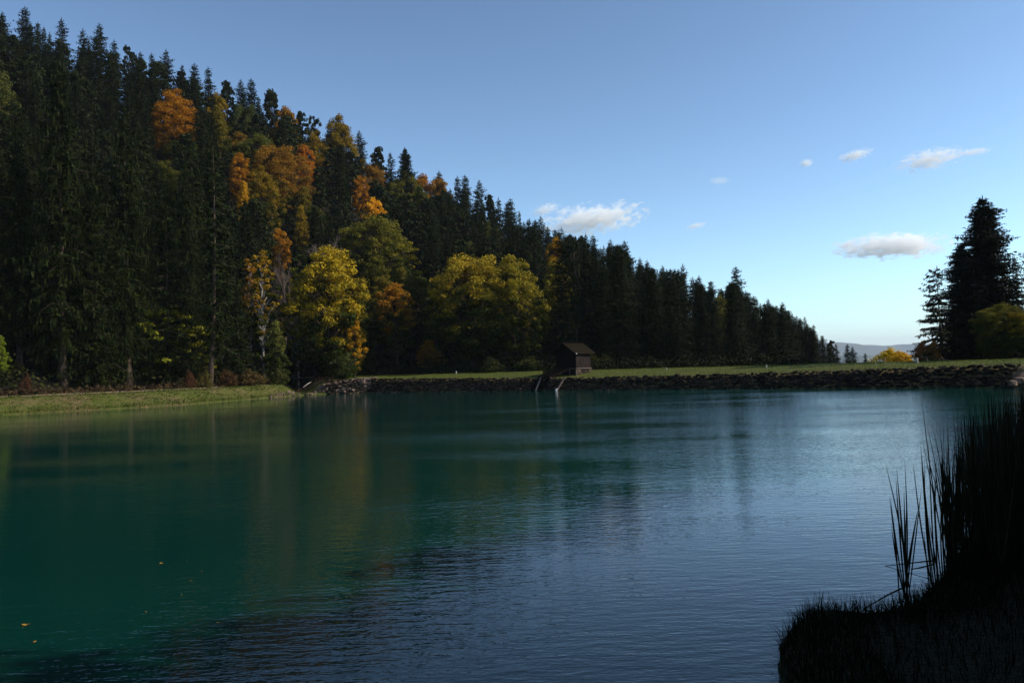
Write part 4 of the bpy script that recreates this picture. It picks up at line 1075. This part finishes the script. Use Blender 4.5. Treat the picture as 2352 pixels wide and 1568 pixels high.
# ------------------------------------------------------------------ near bank: grass, cattails, reeds
rs3 = np.random.RandomState(21)
x = rs3.uniform(1.5, 12, 240000); y = rs3.uniform(3.2, 16, 240000); d = pond_dist(x, y)
k = (d > -0.02) & ((d < 0.7) | (rs3.rand(len(x)) < 0.35)) & (x / y < 1.1)
x, y = x[k], y[k]; pts = np.stack([x, y, ground(x, y) - 0.02], 1)[:42000]
tag(link('bank_grass', blades('bank_grass', pts, 0.06, 0.22, 0.006, rs3, M_GRASS, 0.55)), 'thick dark grass covering the near right bank', 'grass', kind='stuff')
def stalk(a, b_, w, bow, mat, name, parent):
    """one leaf: a long narrow keeled blade from a to b, widest at a third, ending in a point"""
    a, b_ = Vector(a), Vector(b_); d = b_ - a; side = Vector((d.z, 0.15 * d.x, -d.x)); side.normalize(); K = 9; vs, fs = [], []
    nrm = d.cross(side).normalized()
    for i in range(K):
        t = i / (K - 1); c = a + d * t + side * bow * math.sin(t * math.pi) * d.length
        ww = w * (0.75 + 0.5 * math.sin(min(1, t * 1.6) * math.pi * 0.5)) * (1 - t ** 3.5) + 0.0008
        vs += [c - side * ww / 2, c + nrm * ww * 0.18, c + side * ww / 2, c - nrm * ww * 0.10]
    for i in range(K - 1):
        for k in range(4): fs.append((i*4+k, i*4+(k+1) % 4, i*4+4+(k+1) % 4, i*4+4+k))
    me = mesh_np(name, vs, fs, mat, True)
    return link(name, me, parent)
def clump(base_px, Y, tips, label, zb=0.22):
    bp = at(base_px[0], base_px[1], Y); e = empty('cattail', tuple(bp)); tag(e, label, 'cattail', 'cattails at the edge of the near bank')
    for i, (tx, ty, w) in enumerate(tips):
        tip = at(tx, ty, Y + random.Random(i).uniform(-0.25, 0.25)) - bp
        a = Vector((rs3.normal(0, .025), rs3.normal(0, .03), -0.08))
        stalk(a, tip, w, rs3.normal(0, 0.012), M_REED, 'leaf', e)
def z8(x, y): return ((2900 + x / 2.412) * 0.67123, (1500 + y / 2.412) * 0.67123)
def zl(lst): return [(*z8(x, y), w) for x, y, w in lst]
clump(z8(480, 1290), 8.15, zl([(308, 185, .013), (405, 240, .017), (398, 300, .015), (472, 180, .013), (466, 400, .015), (345, 480, .013), (583, 570, .014), (360, 700, .013), (485, 560, .012), (352, 470, .012)]),
      'leftmost cattail fanning out alone at the tip of the bank')
clump(z8(505, 1270), 8.3, zl([(612, 395, .012), (585, 575, .013)]), 'thin cattail leaning right beside the leftmost one')
clump(z8(730, 1270), 8.9, zl([(602, 0, .013), (540, 175, .014), (615, 140, .016), (668, 18, .013), (635, 175, .015), (690, 240, .013), (632, 490, .012), (630, 760, .013), (668, 640, .014)]),
      'cattail with a tall leftward leaf, second from the tip of the bank')
clump(z8(800, 1270), 9.0, zl([(735, 170, .013), (780, 10, .013), (752, 240, .015), (790, 190, .014), (812, 90, .015), (770, 560, .014), (835, 0, .014), (850, 150, .015), (720, 310, .014)]),
      'dense cattail right of the one with the leftward leaf')
clump(z8(850, 1260), 9.4, zl([(885, 0, .014), (905, 60, .015), (880, 120, .018), (870, 240, .015), (925, 330, .014), (950, 20, .014), (890, 420, .015), (835, 500, .02)]),
      'dense upright cattail at the left edge of the thick reed bed')
gl = 'cattails in the thick reed bed on the near right bank'
prng = random.Random(77)
n_c = 0
protoc = []
for k in range(6):                            # six plants, then copies of them
    e = empty('cattail', (0, 0, -50)); 
    for i in range(8):
        an, tl = prng.uniform(0, 6.28), prng.gauss(0, 0.13); hh = prng.uniform(1.1, 1.75)
        a = Vector((prng.gauss(0, .03), prng.gauss(0, .03), -0.08))
        stalk(a, Vector((math.cos(an) * tl * hh, math.sin(an) * tl * hh, hh)), prng.uniform(.012, .019), prng.gauss(0, .015), M_REED, 'leaf', e)
    protoc.append(e)
def kids(o): return [c for c in bpy.data.objects if c.parent == o]
KID = {e.name: kids(e) for e in protoc}
SUB = {c.name: kids(c) for e in protoc for c in KID[e.name]}
spots = []
while len(spots) < 120:
    y = prng.uniform(8.8, 24) if prng.random() < 0.75 else prng.uniform(8.8, 13)
    x = y * prng.uniform(0.515, 0.66); d = pond_dist(np.array([x]), np.array([y]))[0]
    if -0.35 < d < 1.6 and all((x - a) ** 2 + (y - b_) ** 2 > 0.16 ** 2 for a, b_ in spots): spots.append((x, y))
for i, (x, y) in enumerate(spots):
    if i < 6: e = protoc[i]
    else:
        src = protoc[i % 6]; e = src.copy(); COL.objects.link(e)
        for c in KID[src.name]:
            c2 = c.copy(); COL.objects.link(c2); c2.parent = e
            for g2 in SUB[c.name]:
                g3 = g2.copy(); COL.objects.link(g3); g3.parent = c2
    s = prng.uniform(0.85, 1.2)
    e.location = (x, y, max(gz(x, y), -0.25)); e.rotation_euler = (0, 0, prng.uniform(0, 6.28)); e.scale = (s, s, s)
    tag(e, 'cattail with long pointed leaves inside the thick reed bed on the right', 'cattail', gl)
y = rs3.uniform(8.9, 30, 60000); x = y * rs3.uniform(0.56, 0.72, 60000); d = pond_dist(x, y)
k = (d > -0.45) & (d < 2.5) & ((d > -0.1) | (rs3.rand(len(x)) < 0.5))
x, y = x[k][:2800], y[k][:2800]; pts = np.stack([x, y, np.maximum(ground(x, y), -0.2)], 1)
tag(link('reed_bed', blades('reed_bed', np.array(pts), 0.6, 1.7, 0.012, rs3, M_REED, 0.16, 4)), 'thick dark bed of reeds along the near right shore', 'reeds', kind='stuff')
# bent stalks lying over the water
def zp(x, y, Y): return at(*z8(x, y), Y)
for pl_, lb in [((zp(705, 1005, 8.7), zp(312, 1050, 8.4), zp(700, 1165, 8.6)), 'broken reed stalk folded to a point over the water'),
                ((zp(470, 1225, 8.1), zp(330, 1290, 8.0), zp(130, 1408, 7.7)), 'bent reed stalk drooping to the grass tip of the bank'),
                ((zp(130, 1408, 7.7), zp(170, 1420, 7.7), zp(240, 1440, 7.7)), 'short fallen stalk piece on the grass tip of the bank'),
                ((zp(700, 1040, 8.8), zp(600, 1065, 8.7), zp(525, 1078, 8.6)), 'short bent reed stalk below the folded one')]:
    c = pl_[0]; mb = MB(); mb.tube([p - c for p in pl_], [0.009, 0.008, 0.005], 5)
    tag(mb.build('bent_stalk', M_REED, None, True, c), lb, 'reed')

# ------------------------------------------------------------------ leaves afloat
FL = 'fallen leaves floating on the pond'
for i, (x, y, s, lb) in enumerate([(233, 878, 2.3, 'largest floating leaf, orange, curled near the lower left'), (305, 1031, 1.4, 'pale floating leaf below the largest one'), (1447, 330, 1.6, 'pinkish floating leaf, farthest from the near shore'),
                      (1706, 485, 0.7, 'tiny cream floating leaf, second nearest to the pink one'), (1306, 764, 0.8, 'small brown floating leaf in the lower left water'), (1948, 858, 1.0, 'cream floating leaf farthest right of the scattered ones'),
                      (1620, 610, 0.7, 'faint brown floating leaf between the cream ones'), (1805, 401, 0.6, 'tiny reddish floating leaf near the pinkish one'), (1670, 300, 0.5, 'tiniest floating leaf right next to the pinkish one')]):
    px, py = x / 2.613 * 0.67123, (1800 + y / 2.613) * 0.67123
    p = on(px, py, 0.006); vs, fs = [], []
    r = 0.019 * s * p.y / 8.5
    vs.append((0, 0, 0.0))
    for k in range(14):
        a = k / 14 * 6.283; q = r * (0.65 + 0.35 * abs(math.cos(2.5 * a)))
        vs.append((math.cos(a) * q, math.sin(a) * q * 0.7, 0.35 * q * (math.cos(a) ** 2) * (1 if k % 3 else .5)))
    fs = [(0, k + 1, (k + 1) % 14 + 1) for k in range(14)]
    o = link('floating_leaf', mesh_np('floating_leaf', vs, fs, M_FLOATLEAF), loc=p); o.rotation_euler = (0, 0, i * 1.3)
    tag(o, lb, 'leaf', FL)

# ------------------------------------------------------------------ haze and clouds
m, nt, out = new_mat('haze')
pv = nt.nodes.new('ShaderNodeVolumePrincipled')
pv.inputs['Color'].default_value = (0.72, 0.82, 1.0, 1); pv.inputs['Density'].default_value = 6.0e-5; pv.inputs['Anisotropy'].default_value = 0.0
nt.links.new(pv.outputs[0], out.inputs['Volume'])
mb = MB(); mb.box(-17000, 17000, -3500, 19000, -47, 420)
tag(mb.build('haze', m), 'thin bluish air over the valley', 'haze', kind='stuff')

import bmesh
def cloud(px, py, w, h, Y, seed, dens, label, tilt=0.0, thr=0.30, sx=1.0):
    w *= 1.15; h *= 1.15; dens *= 1.7
    c = at(px, py, Y); sc = Y / FPX; W2, H2 = w * sc / 2, h * sc / 2; D2 = W2 * 0.55
    bm = bmesh.new(); bmesh.ops.create_icosphere(bm, subdivisions=3, radius=1.0)
    for v in bm.verts: v.co = Vector((v.co.x * W2 * 1.15, v.co.y * D2, v.co.z * H2 * 1.25))
    me = bpy.data.meshes.new('cloud'); bm.to_mesh(me); bm.free()
    m, nt, out = new_mat('cloud')
    co = coords(nt)
    off = nt.nodes.new('ShaderNodeVectorMath'); off.operation = 'ADD'; nt.links.new(co, off.inputs[0]); off.inputs[1].default_value = (seed * 977.0, seed * 311.0, 0)
    nz = noise(nt, mapped(nt, off.outputs[0], (sx, 1, 1.9)), 3.2 / W2 * 1.6, 7, 0.62)
    ln = nt.nodes.new('ShaderNodeVectorMath'); ln.operation = 'LENGTH'
    nt.links.new(mapped(nt, co, (1 / W2, 1 / D2, 1 / H2)), ln.inputs[0])
    f_ = math_(nt, 'ADD', math_(nt, 'MULTIPLY', math_(nt, 'SUBTRACT', nz, 0.5), 4.2), math_(nt, 'SUBTRACT', math_(nt, 'MULTIPLY', math_(nt, 'SUBTRACT', 1.0, ln.outputs['Value']), 1.1), thr))
    f_ = math_(nt, 'MULTIPLY', math_(nt, 'MULTIPLY', f_, 2.4, clamp=True), dens / W2)
    pv = nt.nodes.new('ShaderNodeVolumePrincipled'); pv.inputs['Color'].default_value = (1, 1, 1, 1); pv.inputs['Anisotropy'].default_value = 0.1
    nt.links.new(f_, pv.inputs['Density']); nt.links.new(pv.outputs[0], out.inputs['Volume'])
    me.materials.append(m)
    o = link('cloud', me, loc=c); o.rotation_euler = (0, tilt, 0)
    tag(o, label, 'cloud', 'small white clouds low in the sky')
for a in [(1358, 505, 225, 62, 9500, 1, 3.6, 'large white cloud above the descending skyline, ragged top', R(-6)), (2046, 566, 235, 50, 11000, 2, 4.6, 'bright flat bottomed cloud left of the right hand spruces', 0.0, 0.24),
          (2138, 366, 150, 44, 7200, 3, 1.8, 'feathery cloud in the upper right sky', R(-8)), (1964, 357, 78, 22, 7200, 4, 1.8, 'small streaked cloud left of the feathery one', R(-14)),
          (1852, 375, 30, 18, 7200, 5, 1.5, 'tiny cloud puff left of the streaked one', R(-8)), (2236, 349, 80, 16, 7200, 6, 1.2, 'thin wisp right of the feathery cloud', R(-6)),
          (1252, 482, 66, 24, 9500, 7, 1.4, 'small pale cloud at the upper left of the large one', R(-18)), (1598, 519, 50, 14, 9500, 8, 1.2, 'thin short streak right of the large cloud', R(-12)),
          (1652, 415, 50, 18, 8000, 9, 0.5, 'faint cloud patch in the middle sky', 0.0)]:
    cloud(*a)
print('objects', len(bpy.data.objects))
